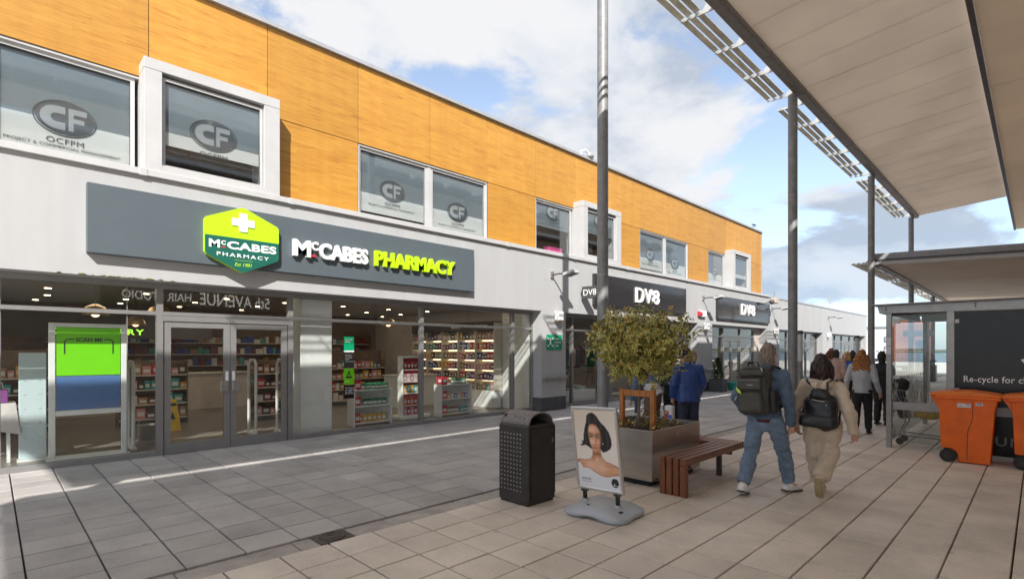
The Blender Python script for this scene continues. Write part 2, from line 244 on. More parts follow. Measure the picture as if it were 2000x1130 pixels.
# ------------------------------------------------------------------ mesh helpers
def root_loc(o):
    while o is not None and o.parent is not None: o = o.parent
    return o.location if o is not None else Vector((0, 0, 0))
class MB:
    def __init__(s): s.v = []; s.f = []; s.mi = []; s.cur = 0; s.sm = []; s.smooth = False
    def mm(s, i): s.cur = i; return s
    def add(s, vs, fs, sm=None):
        o = len(s.v); s.v += [tuple(p) for p in vs]
        for f in fs: s.f.append([o+i for i in f]); s.mi.append(s.cur); s.sm.append(s.smooth if sm is None else sm)
        return s
    def box(s, x0, x1, y0, y1, z0, z1, c=0.):
        x0, x1 = min(x0, x1), max(x0, x1); y0, y1 = min(y0, y1), max(y0, y1); z0, z1 = min(z0, z1), max(z0, z1)
        if c <= 0:
            return s.add([(x0, y0, z0), (x1, y0, z0), (x1, y1, z0), (x0, y1, z0), (x0, y0, z1), (x1, y0, z1), (x1, y1, z1), (x0, y1, z1)],
                         [(3, 2, 1, 0), (4, 5, 6, 7), (0, 1, 5, 4), (1, 2, 6, 5), (2, 3, 7, 6), (3, 0, 4, 7)])
        c = min(c, (x1-x0)*.45, (y1-y0)*.45, (z1-z0)*.45); X = (x0, x1); Y = (y0, y1); Z = (z0, z1); vs = []; ix = {}
        for i in (0, 1):
            for j in (0, 1):
                for k in (0, 1):
                    p = (X[i], Y[j], Z[k]); q = (c*(1-2*i), c*(1-2*j), c*(1-2*k))
                    for a in range(3):   # vertex on the face with normal axis a
                        ix[i, j, k, a] = len(vs); vs.append(tuple(p[t]+(0 if t == a else q[t]) for t in range(3)))
        fs = []
        def fc(l):
            n = (Vector(vs[l[1]])-Vector(vs[l[0]])).cross(Vector(vs[l[2]])-Vector(vs[l[0]])); cen = sum((Vector(vs[i]) for i in l), Vector())/len(l)-Vector(((x0+x1)/2, (y0+y1)/2, (z0+z1)/2))
            fs.append(l if n.dot(cen) > 0 else l[::-1])
        for i in (0, 1):
            fc([ix[i, 0, 0, 0], ix[i, 1, 0, 0], ix[i, 1, 1, 0], ix[i, 0, 1, 0]]); fc([ix[0, i, 0, 1], ix[1, i, 0, 1], ix[1, i, 1, 1], ix[0, i, 1, 1]]); fc([ix[0, 0, i, 2], ix[1, 0, i, 2], ix[1, 1, i, 2], ix[0, 1, i, 2]])
            for j in (0, 1):
                fc([ix[i, j, 0, 0], ix[i, j, 1, 0], ix[i, j, 1, 1], ix[i, j, 0, 1]]); fc([ix[i, 0, j, 0], ix[i, 1, j, 0], ix[i, 1, j, 2], ix[i, 0, j, 2]]); fc([ix[0, i, j, 1], ix[1, i, j, 1], ix[1, i, j, 2], ix[0, i, j, 2]])
                for k in (0, 1): fc([ix[i, j, k, 0], ix[i, j, k, 1], ix[i, j, k, 2]])
        return s.add(vs, fs)
    def prism(s, poly, axis, a0, a1):
        n = len(poly)
        def P(p, a): return {'x': (a, p[0], p[1]), 'y': (p[0], a, p[1]), 'z': (p[0], p[1], a)}[axis]
        ar = sum(poly[i][0]*poly[(i+1) % n][1]-poly[(i+1) % n][0]*poly[i][1] for i in range(n))
        flip = (ar < 0) != (axis == 'y')
        if a1 < a0: a0, a1 = a1, a0
        pl = poly[::-1] if flip else poly
        vs = [P(p, a0) for p in pl]+[P(p, a1) for p in pl]
        return s.add(vs, [list(range(n))[::-1], list(range(n, 2*n))]+[[i, (i+1) % n, n+(i+1) % n, n+i] for i in range(n)])
    def tube(s, pts, rad, seg=10, caps=True, round_=False, flat=''):
        """tube along pts; rad: number or list of r or (side, depth)"""
        pts = [Vector(p) for p in pts]; n = len(pts)
        if not isinstance(rad, list): rad = [rad]*n
        rad = [(r, r) if isinstance(r, (int, float)) else r for r in rad]
        rings = []
        def frame(d):
            d = d.normalized(); ref = Vector((1, 0, 0)) if abs(d.x) < .9 else Vector((0, 1, 0)); sd = (ref-d*ref.dot(d)).normalized(); return sd, d.cross(sd), d
        for i in range(n):
            d = pts[min(i+1, n-1)]-pts[max(i-1, 0)]
            if d.length < 1e-9: d = Vector((0, 0, 1))
            sd, fw, dd = frame(d); a, b = rad[i]; rings.append((pts[i], sd, fw, a, b))
        if round_:
            p, sd, fw, a, b = rings[0]; d = frame(pts[1]-pts[0])[2]; m = min(a, b); pre = [] if 's' in flat else [(p-d*m*math.sin(t), sd, fw, a*math.cos(t), b*math.cos(t)) for t in (1.25, .8, .4)]
            p, sd, fw, a, b = rings[-1]; d = frame(pts[-1]-pts[-2])[2]; m = min(a, b); post = [] if 'e' in flat else [(p+d*m*math.sin(t), sd, fw, a*math.cos(t), b*math.cos(t)) for t in (.4, .8, 1.25)]
            rings = pre+rings+post
        vs = []; fs = []
        for p, sd, fw, a, b in rings:
            for k in range(seg):
                t = 2*PI*k/seg; vs.append(p+sd*(a*math.cos(t))+fw*(b*math.sin(t)))
        for i in range(len(rings)-1):
            for k in range(seg):
                k2 = (k+1) % seg; fs.append([i*seg+k, i*seg+k2, (i+1)*seg+k2, (i+1)*seg+k])
        s.add(vs, fs, sm=True if seg > 6 else None)
        if caps: s.add(vs[:seg], [list(range(seg))[::-1]], sm=False); s.add(vs[-seg:], [list(range(seg))], sm=False)
        return s
    def bar(s, p0, p1, w, h, up=(0, 0, 1)):
        p0, p1 = Vector(p0), Vector(p1); d = (p1-p0).normalized(); up = Vector(up); sd = d.cross(up).normalized(); u = sd.cross(d)
        vs = [p+sd*(a*w/2)+u*(b*h/2) for p in (p0, p1) for a, b in ((-1, -1), (1, -1), (1, 1), (-1, 1))]
        return s.add(vs, [(0, 1, 2, 3), (7, 6, 5, 4), (0, 4, 5, 1), (1, 5, 6, 2), (2, 6, 7, 3), (3, 7, 4, 0)])
    def lathe(s, prof, cx, cy, seg=20, cz=0):
        vs = []; fs = []; n = len(prof)
        for r, z in prof:
            for k in range(seg): t = 2*PI*k/seg; vs.append((cx+r*math.cos(t), cy+r*math.sin(t), cz+z))
        for i in range(n-1):
            for k in range(seg): k2 = (k+1) % seg; fs.append([i*seg+k, i*seg+k2, (i+1)*seg+k2, (i+1)*seg+k])
        s.add(vs, fs, sm=True)
        if prof[0][0] > 1e-4: s.add(vs[:seg], [list(range(seg))[::-1]], sm=False)
        if prof[-1][0] > 1e-4: s.add(vs[-seg:], [list(range(seg))], sm=False)
        return s
    def ball(s, c, r, seg=12, rings=7):
        r = (r, r, r) if isinstance(r, (int, float)) else r; vs = []; fs = []
        for i in range(1, rings):
            a = PI*i/rings
            for k in range(seg): t = 2*PI*k/seg; vs.append((c[0]+r[0]*math.sin(a)*math.cos(t), c[1]+r[1]*math.sin(a)*math.sin(t), c[2]-r[2]*math.cos(a)))
        b = len(vs); vs += [(c[0], c[1], c[2]-r[2]), (c[0], c[1], c[2]+r[2])]
        for i in range(rings-2):
            for k in range(seg): k2 = (k+1) % seg; fs.append([i*seg+k, i*seg+k2, (i+1)*seg+k2, (i+1)*seg+k])
        for k in range(seg): k2 = (k+1) % seg; fs.append([b, k2, k]); fs.append([(rings-2)*seg+k, (rings-2)*seg+k2, b+1])
        return s.add(vs, fs, sm=True)
    def xf(s, M): s.v = [tuple(M @ Vector(p)) for p in s.v]; return s
    def build(s, name, mats, parent=None, local=False, smooth=None):
        me = bpy.data.meshes.new(name); o3 = Vector((0, 0, 0)) if local else root_loc(parent)
        me.from_pydata([(p[0]-o3.x, p[1]-o3.y, p[2]-o3.z) for p in s.v], [], s.f); me.update()
        if not isinstance(mats, (list, tuple)): mats = [mats]
        for m in mats: me.materials.append(MT[m])
        me.polygons.foreach_set('material_index', s.mi); me.polygons.foreach_set('use_smooth', [bool(x) if smooth is None else smooth for x in s.sm])
        ob = bpy.data.objects.new(name, me); COL.objects.link(ob)
        if parent is not None: ob.parent = parent
        return ob
def tag(o, label=None, cat=None, group=None, kind=None):
    if label: o['label'] = label
    if cat: o['category'] = cat
    if group: o['group'] = group
    if kind: o['kind'] = kind
    return o
def thing(name, label, cat, loc=(0, 0, 0), rz=0, group=None):
    o = bpy.data.objects.new(name, None); COL.objects.link(o); o.location = loc; o.rotation_euler = (0, 0, rz); o.empty_display_size = .1
    return tag(o, label, cat, group)
def instance(src, loc, parent=None):
    o = src.copy(); COL.objects.link(o); o.location = loc
    if parent is not None: o.parent = parent
    return o
def copytree(src, loc, rz=None, label=None):
    r = src.copy(); COL.objects.link(r); r.location = loc
    if rz is not None: r.rotation_euler = (0, 0, rz)
    if label: r['label'] = label
    for c in list(src.children):
        k = c.copy(); COL.objects.link(k); k.parent = r
        for g in list(c.children): q = g.copy(); COL.objects.link(q); q.parent = k
    return r
TXM = {}
def text_mesh(s, bold=0., ext=0., space=1., shear=0.):
    cu = bpy.data.curves.new('lettering', 'FONT'); cu.body = s; cu.size = 1; cu.offset = bold; cu.extrude = ext; cu.space_character = space; cu.shear = shear; cu.resolution_u = 4; cu.align_x = 'LEFT'
    ob = bpy.data.objects.new('lettering', cu); COL.objects.link(ob); dg = bpy.context.evaluated_depsgraph_get(); dg.update()
    me = bpy.data.meshes.new_from_object(ob.evaluated_get(dg)); vs = [tuple(v.co) for v in me.vertices]; fs = [list(p.vertices) for p in me.polygons]
    bpy.data.objects.remove(ob); bpy.data.curves.remove(cu); bpy.data.meshes.remove(me); return vs, fs
FX = Matrix(((0, 0, 1, 0), (1, 0, 0, 0), (0, 1, 0, 0), (0, 0, 0, 1)))        # lettering on a wall that faces +X
FNX = Matrix(((0, 0, -1, 0), (-1, 0, 0, 0), (0, 1, 0, 0), (0, 0, 0, 1)))     # on a wall that faces -X
FNY = Matrix(((1, 0, 0, 0), (0, 0, -1, 0), (0, 1, 0, 0), (0, 0, 0, 1)))      # on a wall that faces -Y
def text_mb(s, u0, u1, v0, v1, depth=.002, bold=0., space=1., shear=0., M=FX, at=0., mb=None):
    """lettering stretched to the box u0..u1 x v0..v1 of a wall plane, standing depth proud of the plane at"""
    vs, fs = text_mesh(s, bold, .5, space, shear)
    a0 = min(v[0] for v in vs); a1 = max(v[0] for v in vs); b0 = min(v[1] for v in vs); b1 = max(v[1] for v in vs)
    mb = mb or MB(); P = []
    for x, y, z in vs: P.append(M @ Vector((u0+(x-a0)/(a1-a0)*(u1-u0), v0+(y-b0)/(b1-b0)*(v1-v0), 0))+(M.to_3x3() @ Vector((0, 0, 1)))*(at+(z+.5)*depth))
    return mb.add(P, fs)
def islands(mb):
    n = len(mb.v); par = list(range(n)); key = {}
    def fd(i):
        while par[i] != i: par[i] = par[par[i]]; i = par[i]
        return i
    for i, p in enumerate(mb.v):
        k = (round(p[0], 5), round(p[1], 5), round(p[2], 5))
        if k in key: par[fd(i)] = fd(key[k])
        else: key[k] = i
    for f in mb.f:
        for i in f[1:]: par[fd(i)] = fd(f[0])
    gr = {}
    for f, m in zip(mb.f, mb.mi): gr.setdefault(fd(f[0]), []).append((f, m))
    out = []
    for r, fl in gr.items():
        q = MB(); mp = {}
        for f, m in fl:
            for i in f:
                if i not in mp: mp[i] = len(q.v); q.v.append(mb.v[i])
            q.f.append([mp[i] for i in f]); q.mi.append(m); q.sm.append(False)
        out.append(q)
    return out
def ellipse(cx, cy, a, b, n=28): return [(cx+a*math.cos(2*PI*k/n), cy+b*math.sin(2*PI*k/n)) for k in range(n)]
def slab_proto(name, sx, sy, m, gx=.006, gy=.011):
    return MB().box(gx/2, sx-gx/2, gy/2, sy-gy/2, -.05, 0, .005).build(name, m)

# ------------------------------------------------------------------ ground
G = -10.05; F = -9.68
tag(MB().box(-60, 60, -30, 53, -1.2, -.075).build('ground', 'joint'), kind='structure')
tag(MB().box(-60, 60, -40, -6.51, -.3, -.004).build('bounce_ground', 'slab_beige'), kind='structure')  # unseen pale ground added behind the camera to bounce sunlight
tag(MB().box(-4000, 4000, 58, 6000, -14, -12).build('sea', 'sea'), kind='structure')
def hills():
    mb = MB(); n = 70; vs = []; fs = []
    for j, (y, amp) in enumerate(((3300, 0), (3500, .5), (3900, 1.), (4500, .75), (5200, .0))):
        for i in range(n+1):
            x = -2400+4400*i/n; h = -12+amp*(14+34*noise.noise((x*.0022, j*1.3, 2.1))+10*noise.noise((x*.009, j*2, .3))); vs.append((x, y, max(h, -13)))
    for j in range(4):
        for i in range(n): a = j*(n+1)+i; fs.append([a, a+1, a+n+2, a+n+1])
    mb.add(vs, fs, sm=True); tag(mb.build('hills', 'hill'), kind='structure')
hills()
def paving(name, m, x_lo, x_hi, px, py, y0, y1, ox, oy, skip=None, gx=.014, gy=.013):
    """300 nearest slabs are single objects, the rest one mesh of the same slabs"""
    base = tag(MB().box(x_lo, x_hi, y0, y1, -.0745, -.045).build(name, 'joint'), kind='structure')
    proto = slab_proto('slab', px, py, m, gx, gy); cells = []
    i0 = math.ceil((x_lo-ox)/px-1e-6); i1 = math.floor((x_hi-ox)/px+1e-6); j0 = math.ceil((y0-oy)/py); j1 = math.floor((y1-oy)/py)
    for i in range(i0, i1):
        for j in range(j0, j1):
            x = ox+i*px; y = oy+j*py
            if skip and skip(x+px/2, y+py/2): continue
            fw = -.708*(x+px/2)+.706*(y+py/2); lt = .706*(x+px/2)+.708*(y+py/2)
            vis = fw > .5 and abs(lt) < fw*1.02 and fw > 1.7*1.025/.45*.93
            cells.append((0 if vis else 1, math.hypot(x, y), x, y))
    cells.sort(); rest = MB(); rnd = random.Random(3)
    for k, (nv, d, x, y) in enumerate(cells):
        dz = rnd.uniform(-.0025, .0015)
        if k < 296:
            o = proto if k == 0 else proto.copy()
            if k: COL.objects.link(o)
            o.parent = base; o.location = (x, y, dz); o.rotation_euler = (rnd.uniform(-.003, .003), rnd.uniform(-.003, .003), 0)
        else: rest.box(x+gx/2, x+px-gx/2, y+gy/2, y+py-gy/2, -.05, dz, .005)
    r = rest.build('slab_rows', m, base); r['kind'] = 'stuff'
    return base
paving('grey_paving', 'slab_grey', -10.02, -4.70, .409, .447, -6.5, 52.4, -4.70, .64)
def near_manhole(x, y): return False
paving('beige_paving', 'slab_beige', -4.42, 9.2, .388, .424, -6.5, 52.4, -4.42, .42, None, .013, .016)
def kerb():
    b = tag(MB().box(-4.69, -4.43, -6.4, 52.3, -.0740, -.046).build('channel_strip', 'joint'), kind='structure')
    p = MB().box(0, .255, .004, .896, -.05, -.012, .008).build('channel_block', 'kerb_stone', b)
    y = -6.2; k = 0
    while y < 30:
        o = p if k == 0 else p.copy()
        if k: COL.objects.link(o); o.parent = b
        o.location = (-4.688, y, random.uniform(-.003, .003)); k += 1
        y += .9
    mb = MB()
    while y < 52: mb.box(-4.688, -4.433, y+.004, y+.896, -.05, -.012, .008); y += .9
    r = mb.build('channel_rows', 'kerb_stone', b); r['kind'] = 'stuff'
kerb()
def manhole():
    t = thing('drain_cover', 'rusty square drain cover with a round lid in the paving channel', 'drain cover', (-4.56, 2.22, -.012))
    MB().box(-4.70, -4.43, 2.06, 2.385, -.045, -.002, .004).build('frame', 'iron', t)
    mb = MB().lathe([(.115, 0), (.115, .008), (.095, .008), (.095, .003), (.07, .003), (.07, .009), (.05, .009), (.05, .003), (0, .003)], -4.565, 2.225, 22, -.001); mb.build('lid', 'iron', t)
manhole()
# ------------------------------------------------------------------ the parade of shops on the left
MOD = 1.826; J0 = 1.80; WP = -10.03; YE = 27.93      # the timber face stands back from the rendered band
JY = [J0+MOD*k for k in range(-4, 15)]+[YE]
ZL, ZH, ZT = 4.47, 6.01, 7.69
SINGLE = [-.026, 10.93, 21.886]; PAIR = [5.452, 16.41, -5.504]
bld = thing('shop_building', 'two-storey shop parade with orange timber cladding above a grey rendered shopfront band', 'building', (F, 10, 0))
def shell():
    mb = MB(); mb.box(-10.16, F, -6, YE, 2.78, 4.36)                       # fascia band with its soffit
    mb.build('fascia_wall', 'render_white', bld)
    w = MB(); w.box(-10.33, WP-.014, -6, YE, ZH+.004, ZT)
    for a, b in ((-6, -5.504), (-1.852, -.026), (3.626, 5.452), (9.104, 10.93), (14.58, 16.41), (20.06, 21.886), (25.54, YE)): w.box(-10.33, WP-.014, a, b, 4.36, ZH+.004)
    w.build('backing_wall', 'inside_dark', bld)
    r = MB(); r.box(-18, WP+.05, -6, YE+.02, ZT, ZT+.015); r.box(WP-.04, WP+.075, -6, YE+.04, ZT-.03, ZT+.045); r.box(-10.3, WP+.05, YE+.001, YE+.04, 4.48, ZT-.03)
    r.build('roof', 'cap_metal', bld)
    b = MB(); b.box(-18, -12.3, -6, YE-.05, 4.36, ZT-.01); b.build('inner_wall', 'inside_wall', bld)
    u = MB(); u.box(-12.29, -10.165, -6, YE-.05, 2.98, 4.44); u.box(-12.29, -10.34, -6, YE-.05, 6.14, 6.3); u.build('upper_floor', 'inside_brown', bld)
    mb = MB()                                                                  # coping on top of the band, in lengths with a visible joint
    y = -6
    for e in (-3.6, 1.66, 3.9, 9.45, 12.2, 15.0, 19.2, 22.9, YE+.02):
        mb.box(WP-.03, F+.065, y+.004, e-.004, 4.362, ZL-.008, .006)
        if e < YE: mb.box(F-.02, F+.072, e-.05, e+.05, 4.355, ZL-.004, .003)
        y = e
    mb.build('ledge', 'trim_white', bld)
shell()
protoW = {}
def panel(y0, y1, z0, z1):
    k = (round(y1-y0, 3), round(z1-z0, 3)); me = protoW.get(k)
    if me is None:
        o = MB().box(-.012, 0, .005, y1-y0-.005, .005, z1-z0-.005, .002).build('wood_panel', 'wood_cladding', bld, local=True); protoW[k] = o
    else: o = me.copy(); COL.objects.link(o)
    o.location = (WP-F+random.uniform(-.002, .002), y0-10, z0)
for a, b in zip(JY[:-1], JY[1:]): panel(a, b, ZH+.006, ZT-.03)
for a, b in ((-1.852, -.026), (3.72, 5.452), (9.104, 10.93), (14.64, 16.41), (20.06, 21.886), (25.56, 27.36), (27.36, YE)): panel(a, b, ZL, ZH+.004)

def cf_logo(par, x, yc, zc, w, faint, words=True, frosted=True):
    """oval CF emblem with its two lines of print, on the inner face of the pane"""
    a = w*.5; b = a*.72; m = MB()
    ring = ellipse(yc, zc, a, b, 36); inn = ellipse(yc, zc, a*.955, b*.945, 36); core = ellipse(yc, zc, a*.915, b*.89, 36)
    P = lambda p, d=0: (x+d, p[0], p[1])
    for i in range(36):
        k = (i+1) % 36; m.add([P(ring[i]), P(ring[k]), P(inn[k]), P(inn[i])], [(0, 1, 2, 3)])
    m.add([P(p) for p in core], [list(range(36))])
    m.mm(1); c0, c1 = yc-a*.70, yc+a*.02
    # C as a fat arc cut flat on the right, F as a block
    pts = []; R0, R1 = b*.64, b*.24; cc = yc-a*.26
    arc = [PI*.5+(PI)*t/14 for t in range(15)]
    out = [(cc+.10*a, zc+R0)]+[(cc+R0*1.12*math.cos(t), zc+R0*math.sin(t)) for t in arc]+[(cc+.10*a, zc-R0)]
    inn2 = [(cc+.10*a, zc+R1)]+[(cc+R1*1.1*math.cos(t), zc+R1*math.sin(t)) for t in arc]+[(cc+.10*a, zc-R1)]
    for i in range(len(out)-1): m.add([P(out[i], .002), P(out[i+1], .002), P(inn2[i+1], .002), P(inn2[i], .002)], [(0, 1, 2, 3)])
    def rect(y0, y1, z0, z1, d=.002): m.add([(x+d, y0, z0), (x+d, y1, z0), (x+d, y1, z1), (x+d, y0, z1)], [(0, 1, 2, 3)])
    rect(cc+.10*a, cc+.26*a, zc+R1, zc+R0); rect(cc+.10*a, cc+.26*a, zc-R0, zc-R1)
    f0 = yc+a*.10; rect(f0, f0+a*.16, zc-R0*.98, zc+R0); rect(f0+a*.16, f0+a*.58, zc+R0*.52, zc+R0); rect(f0+a*.16, f0+a*.50, zc-R0*.22, zc+R0*.18)
    m.mm(0)
    if words:
        text_mb('OCFPM', yc-a*.58, yc+a*.58, zc-b-.155*w, zc-b-.045*w, .001, 0, 1.08, M=FX, at=x, mb=m)
    o = m.build('window_graphic', ['vinyl_grey', 'vinyl_pale'], par)
    if words:
        text_mb('PROJECT & COMMERCIAL MANAGEMENT', yc-w*.90, yc+w*.90, zc-b-.27*w, zc-b-.19*w, .001, 0, 1.1, M=FX, at=x).build('window_graphic', 'vinyl_grey', par)
def upper_window(y0, y1, x, z0, z1, blind_z0=None, logo=None, deep=.62, fr=.055, tilt=0., thick=.06, blind_z1=None, zm=5.06):
    m = MB(); m.box(x-thick, x, y0, y0+fr, z0, z1); m.box(x-thick, x, y1-fr, y1, z0, z1); m.box(x-thick, x, y0+fr, y1-fr, z1-fr, z1); m.box(x-thick, x, y0+fr, y1-fr, z0, z0+fr*.8)
    o = m.build('window', 'trim_white', bld)
    p = MB(); p.box(x-.035, x-.027, y0+fr, y1-fr, z0+fr*.8, z1-fr)
    if tilt: p.xf(Matrix.Translation((x-.03, 0, z1-fr)) @ Matrix.Rotation(tilt, 4, 'Y') @ Matrix.Translation((-x+.03, 0, -z1+fr)))
    p.build('pane', 'upper_glass', o)
    s = MB(); s.box(x-.034, x-.022, y1-fr-.006, y1-fr, z0+fr, z1-fr); s.box(x-.034, x-.022, y0+fr, y0+fr+.006, z0+fr, z1-fr); s.box(x-.034, x-.022, y0+fr, y1-fr, z1-fr-.03, z1-fr); s.build('gasket', 'black_rubber', o)
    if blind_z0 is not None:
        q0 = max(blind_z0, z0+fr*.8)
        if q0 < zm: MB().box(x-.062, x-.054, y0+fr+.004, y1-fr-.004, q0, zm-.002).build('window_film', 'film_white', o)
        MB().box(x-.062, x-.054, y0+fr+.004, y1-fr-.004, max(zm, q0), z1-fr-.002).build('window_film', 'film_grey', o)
    if logo: cf_logo(o, x-.045, *logo)
    return o
def reveal(y0, y1):   # dark head and jamb lining of an opening
    m = MB(); m.box(-10.32, WP-.02, y0, y1, ZH-.03, ZH+.003); m.box(-10.32, WP-.02, y0-.01, y0+.02, 4.45, ZH-.03); m.box(-10.32, WP-.02, y1-.02, y1+.01, 4.45, ZH-.03); m.build('window_lining', 'trim_white', bld)
for i, s in enumerate(SINGLE):
    reveal(s+.01, s+3.62)
    e = s+1.68; lg = {0: (.79, 5.10, .73, 0), 1: (s+.86, 5.74, .64, 0), 2: (s+.86, 5.17, .62, 0)}[i]
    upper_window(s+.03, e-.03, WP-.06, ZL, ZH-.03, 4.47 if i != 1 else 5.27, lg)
    # boxed window standing forward on the coping
    b0, b1, xo = s+1.70, s+3.735, F+.02; z0, z1 = ZL-.006, 6.20; o0, o1, w0, w1 = b0+.235, b1-.265, 4.58, 5.985
    m = MB(); m.box(-10.3, xo, b0, o0, z0, z1-.17, .004); m.box(-10.3, xo, o1, b1, z0, z1-.17, .004); m.box(-10.3, xo+.003, b0-.003, b1+.003, z1-.168, z1, .004); m.box(-10.3, xo, o0, o1, z0, w0)
    m.build('window_surround', 'trim_white', bld)
    yc = (o0+o1)/2; lg = {0: (yc-.01, 5.28, .72, 0), 1: (yc, 5.74, .62, 0), 2: (yc, 5.30, .001, 0, False)}[i]
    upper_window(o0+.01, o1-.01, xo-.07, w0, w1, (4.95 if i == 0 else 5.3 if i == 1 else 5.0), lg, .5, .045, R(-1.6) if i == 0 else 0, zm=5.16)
for i, s in enumerate(PAIR):
    reveal(s+.02, s+3.635)
    for k in (0, 1):
        a = s+.03+k*1.865; b = a+1.755 if k == 0 else s+3.625
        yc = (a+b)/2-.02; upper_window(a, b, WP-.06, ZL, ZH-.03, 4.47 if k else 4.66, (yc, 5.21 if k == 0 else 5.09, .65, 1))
    MB().box(WP-.14, WP-.045, s+1.79, s+1.89, ZL, ZH-.03).build('mullion', 'trim_white', bld)
def office():   # what shows through the clear lower parts of the middle windows
    t = thing('storage_box', 'pink storage box on the sill inside a first-floor window', 'box', (-10.3, 12.0, 4.45))
    MB().box(-10.42, -10.24, 11.7, 12.35, 4.45, 4.72, .02).build('body', 'pink', t); MB().box(-10.43, -10.23, 11.69, 12.36, 4.723, 4.76, .01).build('lid', 'pink', t)
    t = thing('desk_screen', 'dark computer screen seen from behind in the boxed first-floor window', 'screen', (-10.1, 13.4, 4.45))
    MB().box(-10.16, -10.12, 13.1, 13.7, 4.80, 5.13, .01).build('screen', 'inside_dark', t); MB().box(-10.2, -10.08, 13.33, 13.47, 4.45, 4.81).build('stand', 'frame_dark', t)
office()

# ------- ground floor
def piers(parent, spans):
    for a, b, rail in spans:
        MB().box(-10.4, F-.001, a, b, .38, 2.779).build('pillar', 'render_white', parent)
        MB().box(-10.41, F+.004, a-.006, b+.006, -.04, .38, .006).build('plinth', 'plinth_dark', parent)
        if rail:
            m = MB(); m.box(F+.03, F+.075, a-.02, b+.0, .86, .97, .008); m.box(F-.0005, F+.03, a+.15, a+.22, .88, .95); m.box(F-.0005, F+.03, b-.22, b-.15, .88, .95); m.build('bumper_rail', 'galv', parent)
piers(bld, [(10.78, 11.83, 1), (20.17, 21.48, 1)])
def shopfront(parent, ys, z_tr, doors=(), z1=2.779, w=.075, frame='alu_grey', glassm='shop_glass', joints=()):
    """aluminium frame between the given verticals; doors: (y0, y1, leaves)"""
    m = MB(); y0, y1 = ys[0], ys[-1]; dd = [(a, b) for a, b, n in doors]
    def indoor(a, b): return any(a >= p-.08 and b <= q+.08 for p, q in dd)
    m.box(-10.10, -10.0, y0-.04, y1+.04, z1-.09, z1)
    for i, y in enumerate(ys): m.box(-10.102, -9.998, y-w/2, y+w/2, -.04, z1-.09)
    for a, b in zip(ys[:-1], ys[1:]):
        m.box(-10.10, -10.0, a+w/2, b-w/2, z_tr-.03, z_tr+.03)
        if not indoor(a, b): m.box(-10.11, -9.985, a+w/2, b-w/2, -.04, .085, .006)
    for y in joints: m.box(-10.058, -10.042, y-.006, y+.006, .08, z1-.09)
    o = m.build('shopfront', frame, parent)
    for a, b in zip(ys[:-1], ys[1:]):
        MB().box(-10.056, -10.048, a+w/2, b-w/2, z_tr+.03, z1-.09).build('pane', glassm, o)
        if not indoor(a, b): MB().box(-10.056, -10.048, a+w/2, b-w/2, .085, z_tr-.03).build('pane', glassm, o)
    for a, b, n in doors:
        lo, hi = a+w/2+.012, b-w/2-.012; wd = (hi-lo)/n; zt = z_tr-.035
        MB().box(-10.10, -10.0, lo-.011, hi+.011, zt-.085, zt).build('door_head', frame, parent)
        for k in range(n):
            p, q = lo+k*wd+.004, lo+(k+1)*wd-.004; zt2 = zt-.09; m = MB(); st = .095 if n == 2 else .08
            m.box(-10.08, -10.02, p, p+st, .0, zt2); m.box(-10.08, -10.02, q-st, q, .0, zt2); m.box(-10.08, -10.02, p+st, q-st, zt2-st, zt2); m.box(-10.08, -10.02, p+st, q-st, .0, .17)
            d = m.build('entrance_door', frame, parent); MB().box(-10.055, -10.047, p+st, q-st, .17, zt2-st).build('pane', glassm, d)
            if n == 2:
                hy = q-.05 if k == 0 else p+.05; s_ = -1 if k == 0 else 1
                MB().box(-10.018, -10.0, hy-.10 if k == 0 else hy-.02, hy+.02 if k == 0 else hy+.10, .98, 1.16, .006).build('push_plate', 'galv', d)
                MB().box(-10.019, -10.008, hy-.025, hy+.025, 1.165, 1.33, .004).build('notice', 'letter_white', d)
                if k: MB().tube([(-10.02, hy, .90), (-10.008, hy, .90)], .016, 8).build('lock', 'galv', d)
    return o
shopfront(bld, [-5.9, -2.6, 1.945, 4.04, 7.04, 10.0, 10.80], 2.29, [(1.945, 4.04, 2)], w=.09, joints=(1.52, .1))
shopfront(bld, [11.9, 12.55, 14.6, 16.4, 18.2, 20.1], 2.30, [(16.4, 18.2, 2)])
shopfront(bld, [21.55, 23.3, 25.2, 26.85], 2.30, [(23.3, 25.2, 2)])
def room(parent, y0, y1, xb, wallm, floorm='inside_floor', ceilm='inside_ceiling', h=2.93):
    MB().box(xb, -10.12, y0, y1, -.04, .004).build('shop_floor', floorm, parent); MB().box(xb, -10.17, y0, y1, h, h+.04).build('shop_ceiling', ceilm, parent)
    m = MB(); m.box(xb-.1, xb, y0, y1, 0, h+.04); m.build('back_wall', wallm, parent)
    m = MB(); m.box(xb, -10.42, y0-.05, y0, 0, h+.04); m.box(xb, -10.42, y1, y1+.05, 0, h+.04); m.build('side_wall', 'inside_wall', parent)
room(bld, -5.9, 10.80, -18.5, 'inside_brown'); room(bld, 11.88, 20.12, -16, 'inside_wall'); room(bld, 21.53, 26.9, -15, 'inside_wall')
MB().box(-11.2, -10.12, 10.745, 10.799, .005, 2.92).build('return_panel', 'white_gloss', bld)
MB().box(-10.72, -10.24, 4.33, 4.98, .005, 2.925, .01).build('column', 'white_gloss', bld)
